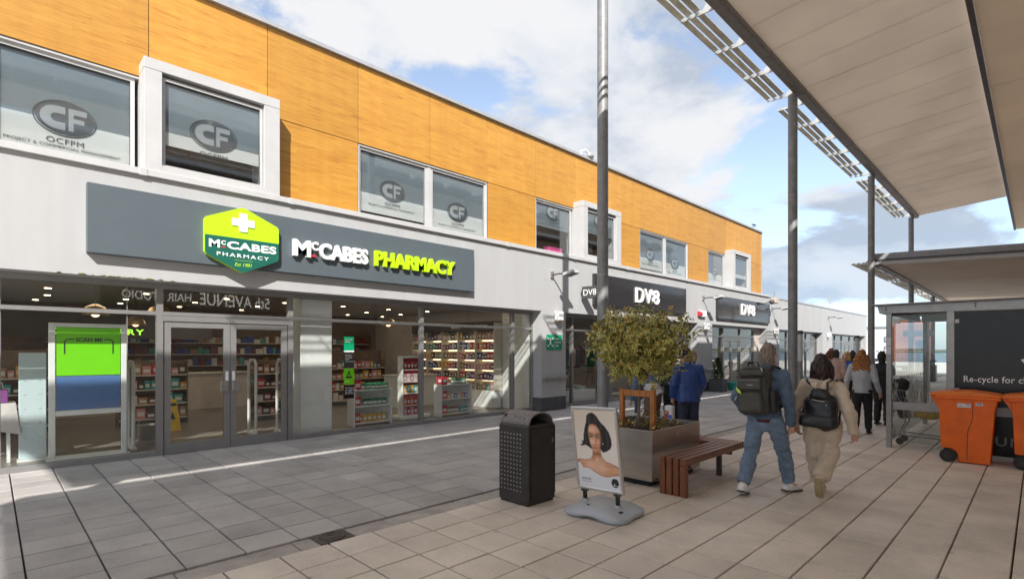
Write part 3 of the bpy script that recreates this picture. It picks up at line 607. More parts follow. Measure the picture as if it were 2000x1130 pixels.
# low end of the parade
low = thing('low_shop_building', 'single-storey grey rendered row of shops beyond the timber-clad building', 'building', (F, 38, 0))
MB().box(-10.16, F, YE+.005, 49.45, 2.78, 4.36).build('fascia_wall', 'render_white', low)
m = MB(); m.box(-18, F+.03, YE+.045, 49.5, 4.362, 4.40); m.box(-18, F-.05, YE+.045, 49.4, 4.40, 4.47); m.build('roof', 'cap_metal', low)
MB().box(-18, -10.0, 49.3, 49.45, 0, 4.36).build('end_wall', 'render_white', low)
piers(low, [(27.69, 29.53, 0), (37.41, 39.51, 0), (49.0, 49.45, 0)])
shopfront(low, [29.6, 31.7, 33.9, 35.2, 37.35], 2.25, [(33.9, 35.2, 1)], glassm='upper_glass')
shopfront(low, [39.6, 41.6, 43.4, 45.6, 47.2, 48.95], 2.25, [(43.4, 45.6, 2)], glassm='upper_glass')
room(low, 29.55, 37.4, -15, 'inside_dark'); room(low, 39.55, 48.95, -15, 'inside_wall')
MB().box(-16, -10.0, 26.95, 27.69, 0, 2.77).build('inner_wall', 'inside_wall', low)

# ------- signs on the facade
def pharmacy_sign():
    t = thing('pharmacy_sign', 'long slate-grey fascia sign with a green hexagon and white and lime raised lettering', 'shop sign', (F, 4.6, 3.6))
    MB().box(F+.001, -9.54, .98, 8.22, 3.09, 4.09, .006).build('board', 'sign_slate', t)
    hx = [(3.02, 4.10), (3.58, 3.87), (3.61, 3.82), (3.61, 3.38), (3.58, 3.33), (3.02, 2.995), (2.48, 3.30), (2.445, 3.36), (2.445, 3.76), (2.48, 3.82)]
    hx = [(3.02+.0, 4.085), (3.06, 4.078), (3.585, 3.85), (3.61, 3.81), (3.61, 3.29), (3.585, 3.25), (3.06, 3.005), (3.02, 2.998), (2.98, 3.005), (2.47, 3.25), (2.445, 3.29), (2.445, 3.81), (2.47, 3.85), (2.98, 4.078)]
    b = MB().prism(hx, 'x', -9.539, -9.452).build('hexagon_badge', 'lime', t)
    zc = 3.56
    low_ = [(3.61, zc), (3.61, 3.29), (3.585, 3.25), (3.06, 3.005), (3.02, 2.998), (2.98, 3.005), (2.47, 3.25), (2.445, 3.29), (2.445, zc)]
    MB().prism([(min(y, 3.606) if y > 3 else max(y, 2.449), z+.003) for y, z in low_], 'x', -9.451, -9.447).build('badge_face', 'dark_green', b)
    c = MB(); c.prism([(2.96, 3.68), (3.09, 3.68), (3.09, 3.77), (3.20, 3.77), (3.20, 3.89), (3.09, 3.89), (3.09, 3.985), (2.96, 3.985), (2.96, 3.89), (2.85, 3.89), (2.85, 3.77), (2.96, 3.77)], 'x', -9.451, -9.436); c.build('cross', 'letter_white', b)
    m = MB(); x = -9.4465
    text_mb('M', 2.505, 2.665, 3.37, 3.50, .003, .03, at=x, mb=m); text_mb('C', 2.685, 2.755, 3.425, 3.495, .003, .03, at=x, mb=m); text_mb('CABES', 2.775, 3.565, 3.37, 3.50, .003, .035, 1.05, at=x, mb=m)
    text_mb('PHARMACY', 2.62, 3.44, 3.245, 3.305, .003, .015, 1.35, at=x, mb=m); m.build('lettering', 'letter_white', b)
    m = MB(); text_mb('Est 1981', 2.89, 3.16, 3.10, 3.155, .003, .0, 1, .3, at=x, mb=m)
    for k in range(11): m.box(x, x+.003, 2.89+k*.027, 2.90+k*.027, 3.195, 3.203)
    m.build('lettering', 'letter_lime', b); MB().box(x, x+.003, 2.69, 2.75, 3.375, 3.395).build('red_bar', 'red', b)
    for s, y0, y1, z0, z1, mt in (('M', 3.87, 4.19, 3.40, 3.70, 'letter_white'), ('C', 4.205, 4.335, 3.54, 3.70, 'letter_white'), ('CABES', 4.36, 5.36, 3.40, 3.70, 'letter_white'), ('PHARMACY', 5.52, 7.58, 3.40, 3.715, 'letter_lime')):
        for q in islands(text_mb(s, y0, y1, z0, z1, .075, .038, 1.04, at=-9.525)): q.build('letter', mt, t)
    MB().box(-9.53, -9.47, 4.215, 4.30, 3.42, 3.455).build('red_bar', 'red', t)
pharmacy_sign()
def dv8(name, label, y0, y1, z0, z1, ty0, ty1, glow):
    t = thing(name, label, 'shop sign', (F, (y0+y1)/2, (z0+z1)/2), group='black fascia signs of the clothes shop')
    MB().box(F+.001, -9.57, y0, y1, z0, z1, .008).build('board', 'sign_black', t)
    m = MB(); m.box(-9.568, -9.562, y0+.03, y1-.03, z0+.03, z0+.045); m.build('trim', 'letter_side', t)
    w = ty1-ty0
    for s, a, b in (('D', 0, .34), ('V', .355, .70), ('8', .72, 1.02)):
        for q in islands(text_mb(s, ty0+a*w, ty0+b*w, 3.30, 3.80, .055, .012, at=-9.57)): q.build('letter', 'letter_white', t)
dv8('clothes_shop_sign', 'glossy black fascia sign with raised white lettering, half hidden behind the round tree', 13.1, 18.97, 3.06, 4.04, 15.35, 16.85, 0)
dv8('clothes_shop_sign', 'glossy black fascia sign with raised white lettering at the far end under the cladding', 21.8, 27.85, 3.02, 4.0, 24.2, 25.75, 0)
def small_signs():
    t = thing('projecting_sign', 'small dark hanging sign sticking out from the wall beside the lamp column', 'shop sign', (F, 12.55, 3.4))
    MB().box(-9.62, -9.02, 12.51, 12.59, 3.22, 3.58, .006).build('panel', 'frame_dark', t); MB().box(F+.001, -9.6, 12.53, 12.57, 3.33, 3.43).build('bracket', 'frame_dark', t)
    text_mb('DV8', -9.56, -9.10, 3.31, 3.49, .003, 0, M=FNY, at=-12.509).build('lettering', 'letter_white', t)
    t = thing('fire_sign', 'green fire assembly point sign with white figures on the first grey pillar', 'safety sign', (F, 11.3, 1.9))
    MB().box(F+.0005, F+.012, 10.98, 11.64, 1.70, 2.13).build('plate', 'sign_green', t)
    m = MB(); x = F+.012
    for k, s in enumerate(('Fire', 'assembly', 'point')): text_mb(s, 11.36, 11.36+[.13, .24, .14][k], 1.985-.1*k, 2.055-.1*k, .002, .02, at=x, mb=m)
    for cy, cz in ((11.14, 1.92),):
        for dy, dz in ((-.09, .1), (.09, .1), (-.09, -.1), (.09, -.1)): m.box(x, x+.002, cy+dy-.03, cy+dy+.03, cz+dz-.02, cz+dz+.02)
        m.box(x, x+.002, cy-.035, cy+.035, cz-.07, cz+.05); m.add([(x+.001, p[0], p[1]) for p in ellipse(cy, cz+.08, .03, .03, 12)], [list(range(12))])
        for a, b in (((-.13, .14), (-.06, .06)), ((.13, .14), (.06, .06)), ((-.13, -.14), (-.06, -.06)), ((.13, -.14), (.06, -.06))): m.bar((x+.001, cy+a[0], cz+a[1]), (x+.001, cy+b[0], cz+b[1]), .002, .012, (0, 0, 1))
    m.box(x, x+.002, 11.305, 11.312, 1.72, 2.11); m.build('print', 'letter_white', t)
    lb = ['white box wall lamp above the green assembly sign on the first pillar', 'white box wall lamp on the pillar beside the potted conifer', 'white box wall lamp on the pillar past the second black shop sign', 'white box wall lamp on the pillar of the low grey row']
    for (y, l) in zip((11.4, 20.75, 28.75, 38.4), lb):
        t = thing('wall_lamp', l, 'wall lamp', (F, y, 2.66), group='box lamps on the pillars')
        MB().box(F+.001, F+.03, y-.06, y+.06, 2.56, 2.74).build('back_plate', 'galv', t); MB().box(F+.031, F+.20, y-.105, y+.105, 2.53, 2.79, .01).build('housing', 'letter_white', t); MB().box(F+.06, F+.18, y-.085, y+.085, 2.50, 2.529).build('lens', 'pendant_shade', t)
    lb = ['floodlight on a short arm above the first pillar, right of the pharmacy sign', 'floodlight on an arm between the two black shop signs', 'floodlight on an arm at the end of the second black shop sign', 'floodlight on an arm on the low grey row']
    for (y, l) in zip((11.2, 20.6, 28.4, 38.6), lb):
        t = thing('floodlight', l, 'floodlight', (F, y, 3.8), group='floodlights on the shop fascia')
        MB().box(F+.001, F+.05, y-.05, y+.05, 3.72, 3.90).build('wall_plate', 'galv', t); m = MB(); m.tube([(F+.05, y, 3.80), (F+.25, y+.02, 3.82), (F+.52, y+.05, 3.80)], .022, 8); m.build('arm', 'frame_dark', t)
        m = MB(); m.box(-.14, .20, -.17, .17, -.045, .045, .02); m.xf(Matrix.Translation((F+.62, y+.06, 3.79)) @ Matrix.Rotation(R(-12), 4, 'Y')); m.build('lamp_head', 'bracket', t)
        m = MB(); m.box(-.11, .17, -.14, .14, -.052, -.0455); m.xf(Matrix.Translation((F+.62, y+.06, 3.79)) @ Matrix.Rotation(R(-12), 4, 'Y')); m.build('lens', 'frame_dark', t)
    t = thing('alarm_box', 'white alarm bell box with a red end below the second floodlight', 'alarm box', (F, 20.45, 3.15)); MB().box(F+.001, F+.12, 20.28, 20.72, 3.03, 3.27, .02).build('housing', 'letter_white', t); MB().tube([(F+.06, 20.12, 3.15), (F+.06, 20.279, 3.15)], .10, 14).build('beacon', 'red', t)
    t = thing('camera_box', 'square white camera housing on a post at the end of the timber cladding', 'security camera', (F, 27.5, 4.1)); MB().box(F+.3, F+.55, 27.35, 27.8, 4.0, 4.26, .02).build('housing', 'pale_cloth', t); m = MB(); m.tube([(F+.002, 27.5, 4.05), (F+.3, 27.5, 4.1)], .03, 8); m.tube([(F+.42, 27.55, 4.26), (F+.42, 27.55, 4.62)], .02, 8); m.build('arm', 'galv', t); m = MB().ball((F+.42, 27.2, 4.05), (.12, .16, .12)); m.build('dome', 'frame_dark', t)
    t = thing('roof_camera', 'pale camera on a curved bracket at the edge of the timber roof', 'security camera', (WP, 13.3, 7.7)); m = MB(); m.tube([(WP, 13.0, 7.72), (WP, 13.0, 7.86), (WP+.05, 13.15, 7.92), (WP+.06, 13.3, 7.86)], .035, 8); m.build('bracket', 'letter_white', t); MB().ball((WP+.07, 13.4, 7.80), (.09, .16, .09)).build('camera', 'cap_metal', t)
    t = thing('roof_aerial', 'small dark aerial on the far corner of the timber roof', 'aerial', (WP, 26.9, 7.7)); m = MB(); m.tube([(WP, 26.9, 7.71), (WP, 26.9, 7.96)], .02, 6); m.tube([(WP, 26.7, 7.90), (WP, 27.25, 7.94)], .025, 6); m.tube([(WP, 27.1, 7.84), (WP, 27.1, 7.99)], .02, 6); m.build('mast', 'iron', t)
    t = thing('roof_aerial', 'thin mast with cross arms on the roof of the low grey row', 'aerial', (-10.4, 42, 4.47)); m = MB(); m.tube([(-10.4, 42, 4.46), (-10.4, 42, 5.5)], .025, 6); m.tube([(-10.4, 41.4, 5.0), (-10.4, 42.6, 5.05)], .02, 6); m.tube([(-10.4, 41.6, 5.3), (-10.4, 42.4, 5.3)], .02, 6); m.build('mast', 'cap_metal', t)
small_signs()
def mossy():
    m = MB(); rnd = random.Random(5)
    for k in range(26): y = rnd.gauss(1.35, .35); m.ball((F+.001, y, 2.783+rnd.uniform(-.002, .012)), (rnd.uniform(.004, .009), rnd.uniform(.01, .06), rnd.uniform(.004, .010)), 7, 5)
    tag(m.build('moss', 'moss'), kind='stuff')
mossy()
# ------------------------------------------------------------------ inside the pharmacy
for n, c in dict(red=(.50, .03, .05), green=(.02, .20, .09), amber=(.62, .33, .03), blue=(.03, .07, .32), violet=(.22, .06, .24), white=(.62, .60, .57), maroon=(.16, .03, .04), teal=(.04, .30, .28), orange=(.60, .17, .02), dark=(.05, .045, .045), pinkish=(.60, .25, .28), tan=(.36, .22, .12)).items(): mat('goods_'+n, c, .4, var=.12, vs=30)
mat('goods_label', (.66, .64, .60), .45, var=.15, vs=60)
packs = {}; CW = dict(pinkish='pink', dark='black')
def pack(colour, w, d, h, x, y, z, label, group, band=True, jar=False, rz=0.):
    k = (colour, w, d, h, jar); o = packs.get(k)
    if o is None:
        m = MB()
        if jar: m.lathe([(w*.5, 0), (w*.5, h*.72), (w*.42, h*.78), (w*.45, h*.79), (w*.45, h), (0, h)], 0, 0, 12); m.mm(1); m.lathe([(w*.505, h*.2), (w*.505, h*.6)], 0, 0, 12)
        else:
            m.box(-d/2, d/2, -w/2, w/2, 0, h, .004)
            if band: m.mm(1); m.box(d/2, d/2+.0015, -w*.36, w*.36, h*.28, h*.66)
        o = m.build('packet', ['goods_'+colour, 'goods_label'], None, local=True); packs[k] = o
    else: o = o.copy(); COL.objects.link(o)
    o.location = (x, y, z); o.rotation_euler = (0, 0, rz); tag(o, label, 'packet' if not jar else 'tub', group)
def display_unit(x, y0, y1, label):
    t = thing('display_shelf', label, 'shelf unit', (x, (y0+y1)/2, 0)); d = .32; X0, X1 = x-d, x
    for a in (y0, y1-.03): MB().box(X0, X1, a, a+.03, 0.005, .82, .004).build('side_panel', 'white_gloss', t)
    for z in (.06, .43, .79): MB().box(X0, X1, y0+.031, y1-.031, z, z+.03, .004).build('shelf', 'white_gloss', t)
    MB().box(X0, X0+.012, y0+.031, y1-.031, .091, .789).build('back_panel', 'white_gloss', t)
    return t
display_unit(-10.60, 5.66, 6.62, 'low white shelf unit with green and yellow packets nearest the first window'); display_unit(-10.62, 8.06, 9.06, 'low white shelf unit with small coloured packets at the second window')
gA = 'packets on the first low shelf unit'; gB = 'packets on the second low shelf unit'
for k in range(6):
    for r in range(2): pack('green', .105, .09, .13, -10.68-.12*r, 5.92+k*.118, .82+(.0 if r == 0 else .0), 'green and white tub in the %s row on top of the first low shelf unit' % ('front' if r == 0 else 'back'), gA, jar=True)
for k in range(5): pack('green', .115, .10, .145, -10.72, 6.0+k*.12, .46, 'green tub on the middle shelf of the first low unit', gA, jar=True)
for k in range(6): pack('amber', .105, .10, .17, -10.72, 5.85+k*.12, .09, 'amber packet on the bottom shelf of the first low unit', gA)
for z, w in ((.82, .16), (.46, .14), (.09, .12)): pack('red', w, .05, .21, -10.64, 5.76, z, 'red price card at the %s of the first low shelf unit' % {.82: 'top left', .46: 'middle left', .09: 'bottom left'}[z], None)
for k in range(4): pack('green', .10, .09, .15, -10.74, 8.52+k*.125, .82, 'green tub on top of the second low shelf unit', gB, jar=True)
for z in (.82, .46, .09): pack('red', .15, .05, .20, -10.66, 8.18, z, 'red price card at the %s of the second low shelf unit' % {.82: 'top', .46: 'middle', .09: 'bottom'}[z], None)
pack('red', .15, .05, .20, -10.80, 8.13, .821, 'second red card behind the top one on the second low shelf unit', None)
for k, c in enumerate(('amber', 'white', 'blue', 'white', 'orange', 'blue')): pack(c, .10, .09, .11, -10.74, 8.36+k*.112, .46, 'small %s packet on the middle shelf of the second low unit' % c if c in ('amber', 'orange') else 'small %s packet, one of two alike on the middle shelf of the second low unit' % c, gB if c not in ('amber', 'orange') else None)
for k in range(4): pack('tan', .085, .08, .16, -10.74, 8.36+k*.10, .09, 'tan bottle-like packet on the bottom shelf of the second low unit', gB, jar=True)
for k in range(3): pack('teal', .085, .08, .13, -10.74, 8.78+k*.09, .09, 'pale teal packet at the right of the bottom shelf of the second low unit', gB)
def scan_stand():
    t = thing('poster_stand', 'white framed upright stand with a lime and blue scan me poster in the left window', 'poster stand', (-10.42, 1.1, 0))
    x = -10.42; m = MB(); m.box(x-.04, x, .62, .70, .02, 2.11, .006); m.box(x-.04, x, 1.50, 1.58, .02, 2.11, .006); m.box(x-.04, x, .70, 1.50, 2.05, 2.11, .006); m.box(x-.04, x, .70, 1.50, .70, .78, .006); m.build('frame', 'white_gloss', t)
    MB().box(x-.25, x+.12, .60, 1.60, .005, .07, .01).build('base', 'white_gloss', t)
    MB().box(x-.03, x-.012, .71, 1.49, 1.31, 2.045).build('upper_poster', 'green_print', t); MB().box(x-.03, x-.012, .71, 1.49, .785, 1.30).build('lower_poster', 'blue_print', t)
    m = MB(); p = x-.011; text_mb('SCAN ME', .935, 1.265, 1.828, 1.890, .001, .03, at=p, mb=m)
    def strip(pts, w):
        for a, b in zip(pts[:-1], pts[1:]): m.bar((p, *a), (p, *b), .002, w, (0, 0, 1) if abs(a[1]-b[1]) < .005 else (0, 1, 0))
    for s in (1, -1):
        c = 1.10; arc = [(c+s*(.295+.0-.05+.05*math.sin(q)), 1.865-.05+.05*math.cos(q)) for q in [PI/2*k/5 for k in range(6)]]
        strip([(c+s*.185, 1.865)]+arc+[(c+s*.295, 1.64)], .018)
    m.build('print', 'print_dark', t)
scan_stand()
def window_props():
    t = thing('price_panel', 'plain pale upright panel behind the glass left of the scan me stand', 'panel', (-10.95, .46, 0)); MB().box(-10.98, -10.94, .31, .63, .03, 1.66, .01).build('panel', 'clear_blue', t); MB().box(-11.08, -10.84, .29, .65, .005, .03).build('base', 'white_gloss', t)
    m = MB()
    for k in range(5): m.box(-10.939, -10.936, .37, .40, .35+.22*k, .355+.22*k); m.box(-10.939, -10.936, .54, .57, .35+.22*k, .355+.22*k)
    m.build('slot', 'frame_dark', t)
    t = thing('side_table', 'small table with a hanging white cloth at the left edge of the window', 'table', (-11.2, .05, 0))
    for a, b in ((-.22, -.2), (.22, -.2), (-.22, .2), (.22, .2)): MB().box(-11.2+a-.02, -11.2+a+.02, .0+b-.02, .0+b+.02, .005, .86).build('leg', 'white_gloss', t)
    MB().box(-11.46, -10.94, -.26, .26, .861, .89, .005).build('tabletop', 'white_gloss', t)
    t2 = tag(MB().add([(-10.93, -.28, .893), (-10.93, .28, .893), (-11.47, .28, .893), (-11.47, -.28, .893), (-10.90, -.30, .62), (-10.88, .0, .52), (-10.90, .33, .42), (-11.5, .33, .62), (-11.2, .32, .55), (-11.5, -.3, .6), (-11.2, -.32, .5)], [(0, 1, 2, 3), (0, 4, 5), (0, 5, 1), (1, 5, 6), (1, 6, 8), (1, 8, 2), (2, 8, 7), (2, 7, 9), (3, 2, 9), (3, 9, 10), (0, 3, 10), (0, 10, 4)]).build('tablecloth', 'white_cloth'), 'white cloth hanging in points over the small window table', 'tablecloth')
    t = thing('gift_bag', 'small lilac gift bag standing on the white table cloth', 'bag', (-11.15, .1, .9)); MB().box(-11.22, -11.08, .0, .2, .897, 1.10, .01).build('body', 'goods_violet', t); m = MB(); m.tube([(-11.15, .05, 1.09), (-11.15, .07, 1.2), (-11.15, .13, 1.2), (-11.15, .15, 1.09)], .006, 6); m.build('handle', 'white_gloss', t)
    t = thing('banner_stand', 'tall white free-standing display frame with red and lime goods between the two low units', 'display stand', (-11.0, 7.4, 0))
    MB().box(-11.25, -10.78, 7.02, 7.86, .005, .10, .02).build('base', 'white_gloss', t); m = MB(); m.box(-11.16, -10.96, 7.12, 7.17, .10, 1.55, .01); m.box(-11.16, -10.96, 7.70, 7.75, .10, 1.55, .01); m.box(-11.16, -10.96, 7.17, 7.70, 1.50, 1.55, .01); m.build('frame', 'white_gloss', t)
    MB().box(-11.13, -11.10, 7.17, 7.70, .12, 1.499).build('back_panel', 'goods_red', t)
    for k, z in enumerate((.32, .62, .90, 1.20)): MB().box(-11.10, -10.97, 7.17, 7.70, z, z+.02).build('shelf', 'white_gloss', t)
    rnd = random.Random(2)
    for z, cs in ((.10, ('pinkish', 'red')), (.34, ('orange', 'red')), (.64, ('amber', 'teal')), (.92, ('pinkish', 'white')), (1.22, ('red', 'maroon'))):
        for k in range(5): pack(cs[k % 2], .085, .06, .19, -11.02, 7.24+k*.10, z, '%s packet on the tall white display stand' % cs[k % 2], 'packets on the tall display stand')
    t = thing('wet_floor_sign', 'yellow folding wet floor sign standing inside the left door leaf', 'floor sign', (-12.9, 2.7, 0))
    for s in (1, -1):
        m = MB(); m.add([(-12.9+s*.16, 2.54, .01), (-12.9+s*.16, 2.86, .01), (-12.9+s*.02, 2.80, .66), (-12.9+s*.02, 2.60, .66), (-12.9+s*.145, 2.54, .01), (-12.9+s*.145, 2.86, .01), (-12.9+s*.005, 2.80, .66), (-12.9+s*.005, 2.60, .66)], [(0, 1, 2, 3), (7, 6, 5, 4), (0, 4, 5, 1), (1, 5, 6, 2), (2, 6, 7, 3), (3, 7, 4, 0)]); m.build('leaf', 'yellow', t)
    m = MB(); m.add([(-12.785, 2.66, .26), (-12.785, 2.76, .26), (-12.826, 2.71, .42)], [(0, 1, 2)]); m.add([(-12.85, 2.62, .53), (-12.85, 2.79, .53), (-12.862, 2.79, .585), (-12.862, 2.62, .585)], [(0, 1, 2, 3)]); m.xf(Matrix.Translation((.03, 0, 0))).build('print', 'print_dark', t)
    t = thing('bucket', 'ribbed zinc bucket on the shop floor by the left door frame', 'bucket', (-11.55, 2.05, 0)); MB().lathe([(.12, .005), (.135, .10), (.14, .105), (.15, .22), (.155, .225), (.165, .33), (.172, .335), (.16, .335), (.12, .03), (0, .03)], -11.55, 2.05, 20).build('body', 'zinc', t); m = MB(); m.tube([(-11.55, 1.885, .32), (-11.5, 1.93, .42), (-11.48, 2.05, .46), (-11.5, 2.17, .42), (-11.55, 2.215, .32)], .006, 6); m.build('handle', 'zinc', t)
window_props()
def security_gates():
    lb = ['white security gate leaning behind the right door leaf', 'white security gate just inside the left door jamb', 'white security gate behind the column by the door']
    for (x, y, l) in ((-11.1, 3.72, lb[0]), (-11.0, 1.72, lb[1]), (-10.95, 4.22, lb[2])):
        t = thing('security_gate', l, 'security gate', (x, y, 0), group='white security gates at the shop entrance'); MB().box(x-.24, x+.24, y-.05, y+.05, .005, .06, .01).build('base', 'white_gloss', t)
        m = MB(); m.tube([(x-.2, y, .06), (x-.2, y, 1.42), (x-.12, y, 1.5), (x+.12, y, 1.5), (x+.2, y, 1.42), (x+.2, y, .06)], .028, 8); m.build('frame', 'white_gloss', t)
        MB().box(x-.17, x+.17, y-.006, y+.006, .2, 1.4).build('pane', 'shelter_glass', t)
security_gates()
def lit_shelving():
    t = thing('wall_shelving', 'long lit wall shelving full of small packets along the far end wall of the pharmacy', 'shelving', (-13, 10.7, 0)); Y = 10.74; x0, x1 = -15.4, -11.22
    MB().box(x0, x1, Y-.012, Y, .5, 2.42).build('back_panel', 'shelf_edge', t); MB().box(x0, x1, Y-.40, Y-.0125, .006, .50, .01).build('cabinet', 'white_gloss', t)
    for k in range(6): MB().box(x0+k*.836-.02, x0+k*.836+.02, Y-.32, Y-.0125, .501, 2.5).build('upright', 'shelf_edge', t)
    for z in (.80, 1.10, 1.40, 1.70, 2.0): MB().box(x0, x1, Y-.30, Y-.0125, z, z+.025).build('shelf', 'shelf_edge', t); MB().box(x0+.03, x1-.03, Y-.035, Y-.02, z-.03, z-.012).build('light_strip', 'lamp_shelf', t)
    MB().box(x0, x1, Y-.33, Y-.0125, 2.28, 2.55).build('header', 'inside_dark', t)
    m = MB(); text_mb('fragrances', -12.0, -11.5, 2.37, 2.47, .003, .01, M=FNY, at=-(Y-.335), mb=m); text_mb('skincare', -13.2, -12.75, 2.37, 2.47, .003, .01, M=FNY, at=-(Y-.335), mb=m); m.build('lettering', 'letter_white', t)
    rnd = random.Random(11); cols = ['maroon', 'pinkish', 'white', 'blue', 'dark', 'amber', 'red', 'teal', 'tan', 'violet']
    for zi, z in enumerate((.525, .825, 1.125, 1.425, 1.725, 2.025)):
        x = x0+.08
        while x < x1-.1:
            c = cols[(int((x+20)/.84)*3+zi*2+int(rnd.random()*2)) % 10]; w = rnd.choice((.09, .12, .15)); h = rnd.choice((.14, .18, .21))
            pack(c, w, .08, h, x+w/2, Y-.22, z, 'small %s packet on the %s shelf of the lit wall shelving, %s bay' % (CW.get(c, c), ('lowest', 'second lowest', 'third lowest', 'third highest', 'second highest', 'top')[zi], ('farthest', 'fourth', 'middle', 'second', 'nearest')[min(4, int((x-x0)/.836))]), 'packets on the lit wall shelving', rz=-PI/2); x += w+rnd.choice((.012, .03, .05))
lit_shelving()
def gondola(x, y0, y1, label, n, seed, hi=1.45):
    t = thing('gondola_shelf', label, 'shelving', (x, (y0+y1)/2, 0)); MB().box(x-.30, x-.27, y0, y1, .006, hi).build('back_panel', 'inside_brown', t); MB().box(x-.27, x+.02, y0, y1, .006, .12).build('base', 'inside_dark', t)
    for z in (.12, .45, .78, 1.11): MB().box(x-.269, x+.02, y0, y1, z+.001, z+.025).build('shelf', 'shelf_edge', t)
    for a in (y0-.02, y1): MB().box(x-.3, x+.02, a, a+.02, .006, hi).build('side_panel', 'inside_brown', t)
    rnd = random.Random(seed); cols = ['white', 'pinkish', 'tan', 'red', 'maroon', 'amber', 'teal', 'dark']
    for z in (.146, .476, .806, 1.136):
        y = y0+.05
        while y < y1-.12:
            w = rnd.choice((.10, .13, .17)); h = rnd.choice((.15, .2, .24)); cc = rnd.choice(cols); pack(cc, w, .10, h, x-.08, y+w/2, z, '%s packet on the %s shelf of the %s' % (CW.get(cc, cc), {.146: 'bottom', .476: 'second', .806: 'third', 1.136: 'top'}[z], n), 'packets on the '+n, rz=0); y += w+.02
gondola(-14.2, 2.0, 3.3, 'brown free-standing shelf rack seen through the left door leaf', 'rack behind the left door leaf', 3); gondola(-13.2, 4.5, 5.4, 'brown free-standing shelf rack seen through the right door leaf', 'rack behind the right door leaf', 4); gondola(-15.2, 7.2, 9.2, 'long brown shelf rack in the middle of the pharmacy', 'long middle rack', 5, 1.7); gondola(-14.5, -.8, .9, 'brown shelf rack behind the table in the left window', 'rack behind the window table', 6, 1.7)
def counters():
    t = thing('shop_counter', 'white shop counter behind the second low display unit', 'counter', (-13.4, 9.3, 0)); MB().box(-13.9, -13.1, 8.4, 9.75, .006, .92, .01).build('body', 'white_gloss', t); MB().box(-13.95, -13.05, 8.35, 9.80, .921, .96, .005).build('top', 'shelf_edge', t)
    t = thing('till', 'dark till screen on the white shop counter', 'till', (-13.5, 9.1, .96)); m = MB(); m.box(-13.42, -13.38, 8.95, 9.3, 1.02, 1.28, .01); m.build('screen', 'inside_dark', t); MB().box(-13.56, -13.36, 9.02, 9.22, .962, 1.019).build('base', 'inside_dark', t)
    t = thing('shop_counter', 'long pale dispensary counter at the back of the shop', 'counter', (-17, 5, 0)); MB().box(-17.4, -16.9, 1.0, 10.2, .006, 1.02, .01).build('body', 'inside_wall', t); MB().box(-17.45, -16.85, .95, 10.25, 1.021, 1.06).build('top', 'shelf_edge', t)
    t = thing('dispensary_sign', 'lime lettering of a dispensary sign high inside the shop', 'shop sign', (-17, 2, 2.3)); MB().box(-17.1, -17.05, -.3, 4.6, 2.0, 2.62).build('board', 'inside_dark', t); text_mb('DISPENSARY', 1.1, 2.95, 2.10, 2.25, .01, .02, 1.3, at=-17.05).build('lettering', emis_lime, t)
    t = thing('back_shelving', 'tall dim shelving of boxed medicines along the back wall of the pharmacy', 'shelving', (-18.3, 5, 0)); m = MB(); rnd = random.Random(8)
    for z in (1.2, 1.55, 1.9): m.box(-18.45, -18.2, 1, 10.4, z, z+.025)
    m.build('shelf', 'shelf_edge', t); m = MB()
    for z in (1.226, 1.576, 1.926):
        y = 1.05
        while y < 10.2: w = rnd.uniform(.08, .22); m.mm(rnd.randrange(5)); m.box(-18.4, -18.24, y, y+w, z, z+rnd.uniform(.12, .24)); y += w+.02
    q = m.build('medicine_rows', ['goods_white', 'goods_teal', 'goods_blue', 'goods_tan', 'goods_maroon'], t); q['kind'] = 'stuff'
emis('lime_lit', (.35, .9, .05), .8); emis_lime = 'lime_lit'
counters()
def lamps():
    lb = ['copper dome pendant lamp above the left window', 'copper dome pendant lamp above the door transom', 'copper dome pendant lamp seen through the first window transom', 'copper dome pendant lamp far back over the dispensary']
    for (x, y, z, l) in ((-12.0, 1.35, 2.45, lb[0]), (-12.2, 2.35, 2.5, lb[1]), (-12.6, 7.75, 2.5, lb[2]), (-14.8, 2.4, 2.4, lb[3])):
        t = thing('pendant_lamp', l, 'pendant lamp', (x, y, z), group='copper pendant lamps in the pharmacy'); MB().lathe([(.20, -.0), (.195, .06), (.15, .14), (.05, .19), (.02, .2)], x, y, 20, z-.12).build('lamp_shade', 'pendant_shade', t); MB().tube([(x, y, z+.07), (x, y, 2.93)], .008, 6).build('cord', 'inside_dark', t); MB().ball((x, y, z-.09), .07).build('bulb', 'pendant_glow', t)
    rnd = random.Random(4); pr = None; n = 0
    for x in (-10.9, -12.3, -13.9, -15.6, -17.2):
        for y in (-.6, .9, 2.4, 3.9, 5.5, 7.1, 8.7, 10.1):
            n += 1
            if pr is None: pr = MB().lathe([(.055, 0), (.055, -.004), (0, -.004)], 0, 0, 14).build('downlight', 'lamp_warm', None, local=True)
            o = pr if n == 1 else pr.copy()
            if n > 1: COL.objects.link(o)
            o.location = (x+rnd.uniform(-.15, .15), y+rnd.uniform(-.2, .2), 2.925); tag(o, 'small round recessed downlight in the %s row of the pharmacy ceiling' % {-10.9: 'window', -12.3: 'second', -13.9: 'middle', -15.6: 'fourth', -17.2: 'rearmost'}[x], 'downlight', 'recessed ceiling lights of the pharmacy')
    for i, (x, y) in enumerate(((-12.6, 1.5), (-12.8, 5.6), (-12.6, 8.8), (-16, 4), (-16, 8), (-11.8, 13.2), (-12.5, 17.5), (-12, 24.2))):
        l = bpy.data.lights.new('shop_fill', 'AREA'); l.shape = 'DISK'; l.size = 1.2; l.energy = 6; l.color = (1, .86, .68); o = bpy.data.objects.new('shop_fill', l); COL.objects.link(o); o.location = (x, y, 2.88)  # unseen area lamps: pharmacy ones back its downlights, clothes shop ones added as fill
lamps()
